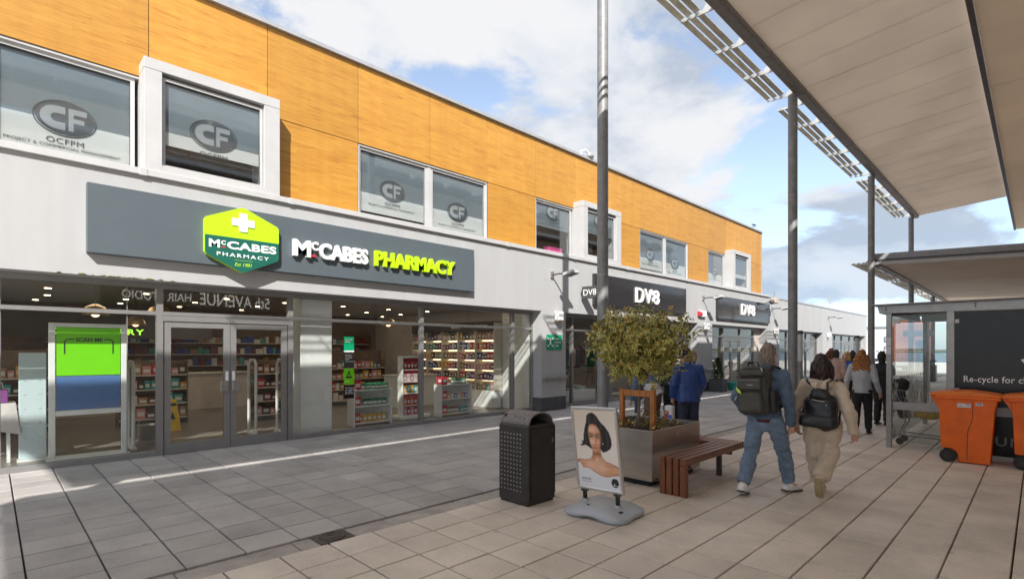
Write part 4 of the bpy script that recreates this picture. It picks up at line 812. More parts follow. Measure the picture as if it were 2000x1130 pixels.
def stickers():
    t = thing('door_sticker', 'column of four stickers on the glass of the first window, green, grey, lime and black', 'window stickers', (-10.046, 5.25, 1.3)); x = -10.0465
    for (z0, z1, mt) in ((1.66, 1.97, 'sign_green'), (1.33, 1.65, 'goods_dark'), (.99, 1.315, 'green_print'), (.70, .98, 'poster_black')): MB().box(x, x+.002, 5.14, 5.365, z0, z1).build('sticker', mt, t)
    m = MB(); p = x+.0022
    for k, (s, z) in enumerate((('Opening', 1.91), ('times', 1.87), ('Always', 1.58), ('consult', 1.54), ('your', 1.50), ('pharmacist', 1.46), ('CCTV', 1.05), ('Photographs', .92), ('not allowed', .88), ('in this', .84), ('pharmacy', .80))): text_mb(s, 5.165, 5.165+.022*len(s)+.01, z-.012, z+.016, .001, .01, at=p, mb=m)
    m.box(p, p+.001, 5.14, 5.365, 1.66, 1.685); m.build('print', 'letter_white', t)
    m = MB(); m.add([(p, 5.18, 1.12), (p, 5.325, 1.12), (p, 5.2525, 1.285)], [(0, 1, 2)]); m.build('symbol', 'print_dark', t); m = MB(); m.box(p+.001, p+.002, 5.225, 5.29, 1.16, 1.185); m.bar((p+.0015, 5.23, 1.19), (p+.0015, 5.275, 1.22), .001, .012, (0, 0, 1)); m.build('symbol', 'green_print', t)
stickers()
# ------- clothes shop windows
def clothes(x, y0, y1, label, seed):
    t = thing('clothes_rail', label, 'clothes rail', (x, (y0+y1)/2, 0)); m = MB()
    for y in (y0, y1): m.tube([(x, y, .02), (x, y, 1.9)], .018, 6)
    m.tube([(x, y0, 1.9), (x, y1, 1.9)], .018, 6); m.tube([(x, y0, .9), (x, y1, .9)], .014, 6); m.build('frame', 'frame_dark', t); rnd = random.Random(seed); y = y0+.08
    while y < y1-.05:
        z = 1.84; h = rnd.uniform(.55, .8); w = rnd.uniform(.18, .24); m = MB(); m.add([(x-.05, y, z), (x-w, y-.01, z-.12), (x-w*.9, y+.01, z-h), (x+w*.9, y-.01, z-h), (x+w, y+.01, z-.12), (x+.05, y, z), (x-.05, y+.03, z), (x-w, y+.04, z-.12), (x-w*.9, y+.05, z-h), (x+w*.9, y+.04, z-h), (x+w, y+.05, z-.12), (x+.05, y+.03, z)], [(0, 1, 2, 3, 4, 5), (11, 10, 9, 8, 7, 6), (0, 6, 7, 1), (1, 7, 8, 2), (2, 8, 9, 3), (3, 9, 10, 4), (4, 10, 11, 5), (5, 11, 6, 0)])
        gm = rnd.choice(['black_cloth', 'navy', 'maroon', 'white_cloth', 'brown_cloth', 'pale_cloth', 'denim_jacket', 'goods_green']); tag(m.build('garment', gm), '%s garment hanging on the %s' % ({'black_cloth': 'black', 'white_cloth': 'white', 'brown_cloth': 'brown', 'pale_cloth': 'pale', 'denim_jacket': 'blue', 'goods_green': 'green'}.get(gm, gm), label.split(' in ')[0].split(' with ')[0]), 'garment', 'garments on the clothes rails'); y += rnd.uniform(.09, .13)
clothes(-10.9, 12.5, 13.5, 'first black clothes rail in the window beside the fire sign pillar', 1); clothes(-11.6, 14.0, 16.0, 'second black clothes rail deeper in the first clothes shop', 2); clothes(-12.2, 24.2, 25.6, 'dark clothes rail with maroon clothes inside the second shop door', 3); clothes(-12.5, 17.5, 19.5, 'third black clothes rail behind the round tree', 4)
def shop_bits():
    t = thing('display_table', 'low white table of folded clothes in the window beside the fire sign pillar', 'table', (-10.75, 13.1, 0)); MB().box(-11.2, -10.35, 12.3, 14.2, .05, .42, .02).build('body', 'white_gloss', t)
    rnd = random.Random(6)
    for k in range(9): pack(rnd.choice(['white', 'green', 'teal', 'dark']), .22, .2, rnd.uniform(.05, .13), -10.75+rnd.uniform(-.2, .2), 12.45+k*.19, .421, 'folded garment on the low white window table', 'folded clothes on the window table')
    t = thing('patterned_screen', 'white cut-out lattice screen standing in the second shop door', 'screen', (-10.8, 24.0, 0)); m = MB(); rnd = random.Random(9); m.box(-10.82, -10.78, 23.55, 23.60, .01, 2.0); m.box(-10.82, -10.78, 24.35, 24.40, .01, 2.0); m.box(-10.82, -10.78, 23.6, 24.35, 1.95, 2.0)
    for k in range(60): y = rnd.uniform(23.62, 24.3); z = rnd.uniform(.05, 1.9); m.box(-10.812, -10.79, y-rnd.uniform(.03, .09), y+.04, z, z+rnd.uniform(.03, .08))
    m.build('lattice', 'white_gloss', t)
    t = thing('window_print', 'blue neon style lettering high in the second shop window', 'window print', (-10.3, 22.5, 2)); text_mb('E VYS', 22.2, 23.0, 1.9, 2.05, .01, .02, at=-10.3).build('lettering', 'blue_hoodie', t)
    t = thing('mannequin', 'pale blue dressed mannequin bust in the second shop window', 'mannequin', (-10.8, 22.6, 0)); MB().tube([(-10.8, 22.6, .02), (-10.8, 22.6, .95)], .03, 8).build('stand', 'frame_dark', t); m = MB(); m.tube([(-10.8, 22.6, .9), (-10.8, 22.6, 1.1), (-10.8, 22.6, 1.35), (-10.8, 22.6, 1.48), (-10.8, 22.6, 1.58)], [(.17, .2), (.14, .17), (.17, .22), (.08, .1), (.05, .05)], 12, True, True); m.build('bust', 'clear_blue', t)
    for i, y in enumerate((31, 36.2)): 
        t = thing('tall_plant', ['leafy plant in a tub inside the low grey shop row', 'second leafy plant in a tub near the end of the first low shop'][i], 'plant', (-10.8, y, 0)); MB().lathe([(.16, .01), (.22, .5), (0, .48)], -10.8, y, 14).build('pot', 'plinth_dark', t); m = MB(); rnd = random.Random(i)
        for k in range(160): a = rnd.uniform(0, 2*PI); r = rnd.uniform(0, .4); p = Vector((-10.8+r*math.cos(a), y+r*math.sin(a), rnd.uniform(.45, 1.2))); q = Vector((rnd.uniform(-.1, .1), rnd.uniform(-.1, .1), rnd.uniform(-.02, .12))); s = q.cross(Vector((rnd.random(), rnd.random(), .3))).normalized()*.03; m.add([p-q, p+s, p+q, p-s], [(0, 1, 2, 3)])
        m.build('foliage', 'conifer', t)
shop_bits()
# ------------------------------------------------------------------ canopies, overhang and the building opposite
def canopy(name, label, x_edge, x_in, z_edge, z_in, y0, y1, poles, pole_top, lv_len, pitch, bays, blades=3, fascia=False, body=None):
    t = thing(name, label, 'canopy', (x_edge, y0, 0)); slope = (z_in-z_edge)/(x_in-x_edge)
    zz = lambda x: z_edge+slope*(x-x_edge)
    n = round((y1-y0)/pitch); pt = (y1-y0)/n; pr = None
    m = MB(); a, b = x_edge+.12, x_in; c = .004; y_a, y_b = .006, pt-.006; th = .05
    for k in range(n):
        if pr is None: pr = MB().prism([(a, zz(a)), (b, zz(b)), (b, zz(b)+th), (a, zz(a)+th)], 'y', y0+y_a, y0+y_b).build('soffit_panel', body or 'canopy_panel', t); o = pr
        else: o = pr.copy(); COL.objects.link(o); o.location = (0, k*pt, random.uniform(-.004, .004))
    m = MB(); m.prism([(a-.1, zz(a)+th+.01), (b, zz(b)+th+.01), (b, zz(b)+th+.03), (a-.1, zz(a)+th+.03)], 'y', y0+.01, y1-.01); m.build('roof', 'roof_sheet', t)  # clear roof added so the sun reaches the soffit panels
    m = MB(); q = y0
    while q < y1-.1: e = min(q+2*pt, y1); m.box(x_edge-.11, x_edge+.115, q+.005, e-.005, z_edge-.10, z_edge+.22, .03); q = e
    m.build('edge_beam', 'canopy_beam', t)
    if fascia: MB().prism([(x_edge-.1, z_edge-.02), (x_in, z_in-.02), (x_in, z_in+.36), (x_edge-.1, z_edge+.36)], 'y', y0-.06, y0).build('fascia', 'far_grey', t); MB().prism([(x_edge-.1, z_edge+.10), (x_in, z_in+.10), (x_in, z_in+.16), (x_edge-.1, z_edge+.16)], 'y', y0-.09, y0-.061).build('gutter', 'frame_dark', t); MB().prism([(x_edge+.1, z_edge-.04), (x_in, z_in-.04), (x_in, z_in+.07), (x_edge+.1, z_edge+.07)], 'y', y0-.07, y0-.0605).build('trim', 'trim_white', t)
    for y in poles:
        p = MB().tube([(x_edge-.12, y, -.03), (x_edge-.12, y, pole_top)], .102, 18).build('pole', 'steel_pole', t); m = MB(); m.box(x_edge-.14, x_edge+.0, y-.03, y+.03, pole_top-.02, pole_top+.06); m.build('bracket', 'galv', p); MB().lathe([(.17, -.03), (.17, .006), (.11, .012)], x_edge-.12, y, 18).build('base_plate', 'galv', p)
        MB().lathe([(.1025, 0), (.1055, .004), (.1055, .03), (.1025, .034)], x_edge-.12, y, 18, pole_top*.69).build('collar', 'galv', p)
    prb = None; prs = None
    for (s, e, k) in bays:
        st = (e-s)/k
        for i in range(k+1):
            y = s+i*st
            if prs is None:
                g = MB(); g.prism([(x_edge-.1, z_edge+.02), (x_edge-lv_len, z_edge+.05), (x_edge-lv_len, z_edge+.075), (x_edge-.38, z_edge+.09), (x_edge-.22, z_edge+.27), (x_edge-.1, z_edge+.27)], 'y', -.012+y, .012+y); g.tube([(x_edge-.2, y-.016, z_edge+.17), (x_edge-.2, y+.016, z_edge+.17)], .022, 8); prs = (g.build('bracket', 'bracket', t), y)
            else: o = prs[0].copy(); COL.objects.link(o); o.location = (0, y-prs[1], 0)
            if i == k: break
            for j in range(blades):
                if prb is None: prb = []
                if len(prb) <= j:
                    xc = x_edge-lv_len+.04+j*.155; L = MB(); pts = []
                    for q in range(9): u = q/8; pts.append((-.052+.104*u, .017*math.sin(PI*u)))
                    for q in range(9): u = 1-q/8; pts.append((-.052+.104*u, .017*math.sin(PI*u)-.010))
                    L.prism(pts, 'y', .02, st-.02); L.xf(Matrix.Translation((xc, y, z_edge+.10)) @ Matrix.Rotation(R(-22), 4, 'Y')); prb.append((L.build('louvre_blade', 'louvre', t), y, st))
                else: o = prb[j][0].copy(); COL.objects.link(o); o.location = (0, y-prb[j][1]*1.0, 0); o.scale = (1, 1, 1); 
    return t
# blades share one length, so every bay has the same pitch
canopy('high_canopy', 'tall street canopy with pale panelled soffit, louvred edge and grey poles', -4.0, -.92, 7.84, 8.12, -6.3, 30.2, (-2.9, 13.48, 21.71, 29.75), 7.72, .80, 1.093, [(-1.9, 5.6, 5), (6.3, 13.8, 5), (14.5, 22.0, 5), (22.65, 30.15, 5)])
canopy('low_canopy', 'lower canopy further down the street with striped soffit and thin louvred edge', -4.0, 1.6, 4.70, 4.45, 22.0, 44.2, (36.6, 43.6), 4.62, .80, .74, [(22.1, 28.5, 4), (29.3, 35.7, 4), (36.5, 42.9, 4)], 3, True)
def overhang():
    t = thing('opposite_building', 'beige panelled shop building over the right of the street with dark signs', 'building', (2, 10, 0))
    ys = [-6.6, 2, 8.2, 16.2, 24.0, 32.0, 36.2]
    for a, b in zip(ys[:-1], ys[1:]): MB().box(-.80, 2.0, a+.006, b-.006, 7.70, 7.76).build('soffit_panel', 'overhang_panel', t)
    m = MB(); m.box(-.90, -.815, -6.6, 36.2, 7.66, 7.80, .01); m.box(-.88, -.815, -6.6, 36.25, 7.80, 8.0); m.build('edge_trim', 'trim_plum', t)
    m = MB(); m.box(-.80, 2.0, -6.6, 36.2, 7.80, 7.82); m.build('roof', 'roof_sheet', t); m = MB(); m.box(2.0, 12, -6.6, 36.2, 7.765, 8.0); m.build('flat_roof', 'cap_metal', t)  # clear strip added for fill; unseen flat roof shaped to shade, near end open
    m = MB(); m.box(2.0, 12, -1.8, 36.2, 3.2, 7.695); m.box(2.0, 12, 36.0, 36.2, 0, 3.2); m.box(2.2, 12, -1.8, 10.9, -.03, 3.1999); m.box(2.2, 12, 16, 36, -.03, 3.1999); m.build('wall', 'far_white', t)
    for a, b in ((-6.5, -6.1), (-2.2, -1.8), (2.6, 3.1), (9.1, 10.2), (16.5, 17.2), (25, 26)): MB().box(1.98, 2.35, a, b, 0, 3.199 if a > 2 else 7.69).build('pillar', 'render_white', t)
    for a, b in ((-1.8, 2.6), (3.1, 9.1), (10.2, 16.5), (17.2, 25)): MB().box(2.10, 2.12, a, b, .1, 3.19).build('pane', 'inside_wall', t)  # unseen shopfronts, opaque and made pale to bounce light into the shade
    for a, b in ((2.6, 9.4),): MB().box(1.90, 1.999, a, b, 3.22, 4.1).build('sign_board', 'sign_black', t)
    text_mb('5th AVENUE', -8.05, -5.55, 3.36, 3.82, .02, .0, M=FNX, at=-1.899).build('lettering', 'glow_letter', t); text_mb('HAIR STUDIO', -5.25, -3.2, 3.46, 3.76, .02, .0, M=FNX, at=-1.899).build('lettering', 'glow_letter', t)
overhang()
# ------------------------------------------------------------------ trolley shelter and what stands in it
def shelter():
    t = thing('trolley_shelter', 'glass trolley shelter with steel posts, flat roof beam and a black poster wall', 'shelter', (-1.86, 11.2, 0))
    m = MB(); m.prism([(-2.0, 2.345), (1.6, 2.31), (1.6, 2.475), (-2.03, 2.475)], 'y', 11.17, 11.23); m.prism([(-2.0, 2.345), (-1.94, 2.345), (-1.97, 2.475), (-2.03, 2.475)], 'y', 11.232, 15.4); m.box(-1.93, 1.6, 15.34, 15.4, 2.345, 2.475); m.build('roof_beam', 'galv', t)
    MB().box(-2.10, 1.7, 11.05, 15.5, 2.482, 2.50).build('roof_sheet', 'far_grey', t); m = MB()
    for x in (-1.9, -.72, .5): m.tube([(x, 11.165, 2.44), (x, 11.155, 2.44)], .014, 8); m.tube([(x, 11.165, 2.40), (x, 11.155, 2.40)], .014, 8)
    m.build('bolt', 'frame_dark', t)
    for (x, y) in ((-1.86, 11.2), (-1.86, 15.3), (-1.2, 15.36)): MB().box(x-.04, x+.04, y-.04, y+.04, -.02, 2.34, .006).build('post', 'galv', t)
    MB().box(-1.078, -.975, 11.15, 11.25, -.02, 2.335, .006).build('post', 'galv', t)
    MB().box(-1.815, -1.08, 11.215, 11.225, .66, .80, .004).build('rail', 'galv', t); MB().box(-.97, 1.6, 11.175, 11.183, .66, .80).build('rail', 'galv', t)
    MB().box(-1.81, -1.085, 11.226, 11.234, .10, 2.30).build('pane', 'shelter_glass', t); MB().box(-1.864, -1.856, 11.30, 15.2, .10, 2.30).build('pane', 'shelter_glass', t); MB().box(-1.80, 1.5, 15.29, 15.298, .10, 2.30).build('pane', 'shelter_glass', t)
    MB().box(-.972, 1.6, 11.19, 11.21, .04, 2.30).build('poster_panel', 'poster_black', t)
    text_mb('Re-cycle for change', -.865, .11, 1.155, 1.285, .002, .012, 1.05, M=FNY, at=-11.189).build('lettering', 'letter_white', t); text_mb('DUNNES', -.66, .26, .20, .34, .002, .012, 1.2, M=FNY, at=-11.189).build('lettering', 'vinyl_pale', t)
    m = MB(); m.add([(-.06, 11.1885, 1.62), (-.20, 11.1885, 1.55), (-.14, 11.1885, 1.46), (-.05, 11.1885, 1.42), (.1, 11.1885, 1.5)], [(0, 1, 2, 3, 4)]); m.build('emblem', 'letter_white', t)
    m = MB()
    for x in (-1.76, -1.0): 
        for z in (2.16, 1.20): m.box(x-.04, x+.05, 11.2, 11.24, z, z+.06)
    for z in (2.14, 1.02): m.box(-.99, -.92, 11.165, 11.189, z, z+.06)
    m.build('glass_clamp', 'bracket', t); m = MB()
    for y in [11.5+.28*k for k in range(13)]:
        for z in (1.17, .86): m.add([(-1.8525, p[0], p[1]) for p in ellipse(y, z, .045, .045, 12)], [list(range(12))])
    m.build('safety_dot', 'letter_white', t); m = MB(); m.box(-1.905, -1.898+.0, 11.17, 11.19, 1.7, 1.7); 
    m = MB(); m.box(-1.89, -1.83, 11.157, 11.1595, 1.78, 1.92); m.box(-1.89, -1.83, 11.157, 11.1595, 1.62, 1.765); m.build('notice', 'paper', t)
shelter()
def trolley(dx, dy, label):
    t = thing('shopping_trolley', label, 'trolley', (-1.5+dx, 12.0+dy, 0)); x0, x1 = -1.86+.06+dx, -.95+dx; y0, y1 = 11.75+dy, 12.25+dy; m = MB(); w = .0045
    def lerp(a, b, k): return a+(b-a)*k
    top = [(x0, y0, .98), (x0, y1, .98), (x1, y1-.08, .86), (x1, y0+.08, .86)]; bot = [(x0+.14, y0+.05, .46), (x0+.14, y1-.05, .46), (x1-.12, y1-.12, .50), (x1-.12, y0+.12, .50)]
    for q in (top, bot): m.tube([*q, q[0]], .008, 6)
    for s in range(4):
        a, b = top[s], top[(s+1) % 4]; c, d = bot[s], bot[(s+1) % 4]; n = 16 if s % 2 else 9
        for k in range(n+1): u = k/n; m.tube([tuple(lerp(a[i], b[i], u) for i in range(3)), tuple(lerp(c[i], d[i], u) for i in range(3))], w, 5)
        for k in (1, 2, 3): u = k/4; m.tube([tuple(lerp(a[i], c[i], u) for i in range(3)), tuple(lerp(b[i], d[i], u) for i in range(3))], w, 5)
    for k in range(1, 10): u = k/10; m.tube([tuple(lerp(bot[0][i], bot[3][i], u) for i in range(3)), tuple(lerp(bot[1][i], bot[2][i], u) for i in range(3))], w, 5)
    m.build('basket', 'zinc', t); m = MB()
    for y in (y0+.03, y1-.03): m.tube([(x0-.10, y, 1.04), (x0+.06, y, .72), (x0+.1, y, .40), (x0+.0, y, .20), (x0+.1, y, .17), (x1+.05, y+(.04 if y < 12+dy else -.04), .14)], .014, 8)
    m.build('frame', 'galv', t); m = MB(); m.tube([(x0-.10, y0, 1.04), (x0-.10, y1, 1.04)], .019, 8); m.build('handle', 'black_rubber', t)
    for y in (y0+.03, y1-.03):
        for x in (x0+.02, x1+.02): g = MB().tube([(x, y-.016, .062), (x, y+.016, .062)], .06, 12).build('wheel', 'black_rubber', t); MB().box(x-.02, x+.02, y-.022, y+.022, .12, .2).build('caster_fork', 'galv', g)
trolley(0, -.12, 'wire shopping trolley behind the shelter glass with a yellow bag in it')
def trolley_bits():
    m = MB(); rnd = random.Random(4); m.ball((-1.40, 11.88, .545), (.22, .15, .075), 18, 10); m.v = [(p[0]+.02*noise.noise(Vector(p)*14), p[1], p[2]+.03*noise.noise(Vector(p)*17)) for p in m.v]; tag(m.build('shopping_bag', 'yellow'), 'crumpled yellow bag lying in the wire trolley', 'bag')
    m = MB(); m.ball((-1.80, 11.9, 1.06), (.14, .2, .13), 14, 8); m.tube([(-1.82, 11.78, 1.0), (-1.78, 11.76, .75), (-1.76, 11.8, .5)], [(.09, .07), (.11, .09), (.07, .05)], 10, True, True); m.v = [(p[0]+.03*noise.noise(Vector(p)*9), p[1]+.02*noise.noise(Vector(p)*11), p[2]) for p in m.v]; tag(m.build('coat', 'inside_dark'), 'dark coat hung over the handle of the wire trolley', 'coat')
    m = MB(); rnd = random.Random(3)
    for k in range(14): x = rnd.uniform(-1.3, -.95); y = rnd.uniform(11.0, 11.6); m.add([(x, y, .006), (x+rnd.uniform(.05, .14), y+.02, .008), (x+.1, y+rnd.uniform(.03, .08), .007), (x-.02, y+.04, .008)], [(0, 1, 2, 3)])
    tag(m.build('litter', 'paper'), kind='stuff')
trolley_bits()
def wheelie(x0, y, label):
    t = thing('wheelie_bin', label, 'wheelie bin', (x0+.34, y, 0), group='orange wheelie bins by the black poster'); n = 0
    pr = [(0, 1.0), (.015, .93), (.03, .80), (.05, .22), (.075, .205), (.17, .205), (.225, .165), (.25, .10), (.255, .012), (.61, .012), (.665, .80), (.69, .93), (.71, 1.0)]
    m = MB(); vs = []; N = len(pr); hw = lambda z: .235+.05*z
    for s in (-1, 1):
        for (x, z) in pr: vs.append((x0+x, y+s*hw(z), z))
    m.add(vs, [list(range(N)), list(range(2*N-1, N-1, -1))]+[[i, N+i, N+(i+1) % N, (i+1) % N][::1] for i in range(N)])
    body = m.build('body', 'orange_plastic', t); bv = body.modifiers.new('edge', 'BEVEL'); bv.width = .012; bv.segments = 2; bv.limit_method = 'ANGLE'; bv.angle_limit = R(50)
    m = MB(); m.box(x0-.02, x0+.735, y-.305, y+.305, .955, 1.012, .014); m.build('rim', 'orange_plastic', t)
    m = MB(); P = [(-.075, 1.005), (-.08, 1.035), (-.02, 1.05), (.15, 1.075), (.4, 1.082), (.62, 1.055), (.72, 1.035), (.76, 1.02), (.75, 1.012)]; m.prism([(x0+a, b) for a, b in P], 'y', y-.30, y+.30); lid = m.build('lid', 'orange_lid', t); bv = lid.modifiers.new('edge', 'BEVEL'); bv.width = .012; bv.segments = 2; bv.limit_method = 'ANGLE'; bv.angle_limit = R(50)
    m = MB(); m.box(x0-.02, x0+.70, y-.302, y-.285, 1.0, 1.015); 
    MB().tube([(x0-.05, y-.26, .985), (x0-.05, y+.26, .985)], .02, 10).build('handle', 'orange_plastic', t); m = MB(); m.prism([(x0-.08, 1.0), (x0+.0, 1.0), (x0+.03, .80), (x0-.02, .9)], 'y', y-.25, y-.22); m.prism([(x0-.08, 1.0), (x0+.0, 1.0), (x0+.03, .80), (x0-.02, .9)], 'y', y+.22, y+.25); m.build('handle_web', 'orange_plastic', t)
    for s in (-1, 1):
        w = MB().tube([(x0+.135, y+s*.215, .10), (x0+.135, y+s*.275, .10)], .10, 22).build('wheel', 'black_rubber', t); MB().tube([(x0+.135, y+s*.276, .10), (x0+.135, y+s*.282, .10)], .05, 16).build('hub', 'bin_black', w)
    MB().tube([(x0+.135, y-.21, .10), (x0+.135, y+.21, .10)], .012, 8).build('axle', 'iron', t)
    def sidez(z): return y-hw(z)-.002
    q = MB(); q.add([(x0+.245, sidez(.90), .90), (x0+.40, sidez(.90), .90), (x0+.40, sidez(.84), .84), (x0+.245, sidez(.84), .84)], [(3, 2, 1, 0)]); q.add([(x0+.455, sidez(.915), .915), (x0+.535, sidez(.915), .915), (x0+.535, sidez(.875), .875), (x0+.455, sidez(.875), .875)], [(3, 2, 1, 0)]); q.build('label_sticker', 'paper', t)
    q = MB()
    for a, b, z in ((.34, .39, .885), (.355, .385, .86), (.26, .30, .86), (.47, .52, .90), (.465, .525, .888)): q.add([(x0+a, sidez(z)-.001, z), (x0+b, sidez(z)-.001, z), (x0+b, sidez(z)-.001, z+.008), (x0+a, sidez(z)-.001, z+.008)], [(0, 1, 2, 3)])
    q.build('print', 'blue_print', t)
    pts = [(.425, .93), (.42, .7), (.405, .62), (.38, .54), (.365, .48), (.358, .3), (.352, .05)]; g = MB(); g.tube([(x0+a, y-hw(z)+.001, z) for a, z in pts], .005, 6); g.build('seam', 'trim_plum', t)
    return t
wheelie(-1.12, 10.62, 'orange wheelie bin with white stickers beside the trolley shelter post'); wheelie(-.30, 10.62, 'orange wheelie bin at the right edge, in front of the black poster')
# ------------------------------------------------------------------ far end of the street
def far_end():
    t = thing('far_block', 'plain white block with a dark undercroft at the end of the street', 'building', (-14, 62, 0)); MB().box(-30, -9.80, 60, 75, .9, 3.8).build('upper_wall', 'far_white', t); MB().box(-30, -10.2, 60.6, 75, -12, .895).build('lower_wall', 'far_grey', t); m = MB(); m.box(-30.1, -9.7, 59.9, 75, 3.801, 3.95); m.build('roof', 'cap_metal', t)
    m = MB()
    for z in (1.6, 2.5): m.box(-10.3, -10.0, 59.9, 59.995, z, z+.5)
    m.build('wall_box', 'far_grey', t)
    t = thing('orange_block', 'flat orange building seen through the shelter glass at the street end', 'building', (-8.9, 60, 0)); MB().box(-9.70, -7.9, 60.5, 72, -12, 4.5).build('wall', 'orange_wall', t); MB().box(-9.75, -7.85, 60.45, 72, 4.501, 4.62).build('roof', 'cap_metal', t)
    t = thing('parapet_wall', 'low pale parapet wall with a glass rail at the end of the street', 'wall', (-2, 51, 0)); MB().box(-9.4, 9, 50.9, 51.2, -.05, .75, .01).build('wall', 'far_white', t); m = MB(); m.tube([(-9.4, 51.05, 1.62), (9, 51.05, 1.62)], .03, 8); m.build('rail', 'galv', t)
    for k in range(9): MB().tube([(-9.2+2.2*k, 51.05, .75), (-9.2+2.2*k, 51.05, 1.6)], .03, 8).build('post', 'galv', t); 
    for k in range(8): MB().box(-9.1+2.2*k, -7.1+2.2*k, 51.04, 51.05, .8, 1.55).build('pane', 'shelter_glass', t)
    t = thing('sloping_cover', 'white ribbed sloping cover beside the parapet, left of the dark litter bin', 'cover', (-6, 33, 0)); m = MB(); 
    m.prism([(-7.6, .02), (-4.7, .02), (-4.7, .25), (-7.2, 1.05), (-7.6, 1.05)], 'y', 33, 36.5); m.build('body', 'far_white', t)
    for k in range(9): q = MB(); q.bar((-4.7, 33.2+k*.4, .27), (-7.2, 33.2+k*.4, 1.07), .04, .04); q.build('rib', 'cap_metal', t)
    lb = ['squat dark litter bin at the foot of the fourth canopy pole', 'dark litter bin further back on the terrace']
    for (x, y, h, l) in ((-4.25, 29.2, 1.0, lb[0]), (-4.2, 36.0, 1.15, lb[1])):
        t = thing('litter_bin', l, 'litter bin', (x, y, 0), group='dark bins on the far terrace'); MB().box(x-.3, x+.3, y-.3, y+.3, .005, h*.78, .03).build('body', 'bin_black', t); m = MB(); m.box(x-.12, x+.12, y-.12, y+.12, h*.78, h*.92); m.box(x-.3, x+.3, y-.3, y+.3, h*.92, h, .03); m.build('lid', 'bin_black', t)
    t = thing('info_totem', 'tall slim dark information totem behind the shelter glass', 'totem', (-3.65, 29.0, 0)); MB().box(-3.85, -3.45, 28.9, 29.1, .005, 2.15, .02).build('panel', 'far_grey', t); MB().box(-3.9, -3.4, 28.85, 29.15, .0, .06).build('base', 'frame_dark', t)
    t = thing('sign_frame', 'grey beam and post frame standing beside the dark totem', 'frame', (-3.2, 27, 0)); MB().box(-3.27, -3.13, 26.9, 27.05, -.01, 3.1).build('post', 'galv', t); MB().box(-4.0, -3.0, 26.92, 27.02, 2.25, 2.5).build('beam', 'galv', t)
    t = thing('gate_frame', 'white tubular gate frame in front of the white block', 'gate', (-9.2, 48.5, 0)); m = MB(); 
    for x in (-9.55, -9.05, -8.6): m.tube([(x, 48.6, 0), (x, 48.6, 1.5), (x+.1, 48.6, 1.7), (x+.3, 48.6, 1.7), (x+.4, 48.6, 1.5), (x+.4, 48.6, 0)], .04, 8)
    m.build('frame', 'letter_white', t)
    lb = ['grey bollard light with a pale upper tube beside the second canopy pole', 'grey bollard light with a pale upper tube near the third canopy pole']
    for (d, px, l) in ((16, 1561.5, lb[0]), (21.5, 1673, lb[1])):
        lt = (px-1000)/1025*d; x = -.708*d+.706*lt; y = .706*d+.708*lt
        t = thing('light_column', l, 'bollard light', (round(x, 2), round(y, 2), 0), group='bollard lights along the paving'); x, y = round(x, 2), round(y, 2); MB().tube([(x, y, -.02), (x, y, 1.36)], .072, 14).build('column', 'steel_pole', t); MB().tube([(x, y, 1.361), (x, y, 2.18)], .07, 14).build('diffuser', 'pale_tube', t); MB().tube([(x, y, 2.181), (x, y, 2.29)], .075, 14).build('cap', 'frame_dark', t)
mat('pale_tube', (.56, .57, .58), .4, var=.04)
far_end()
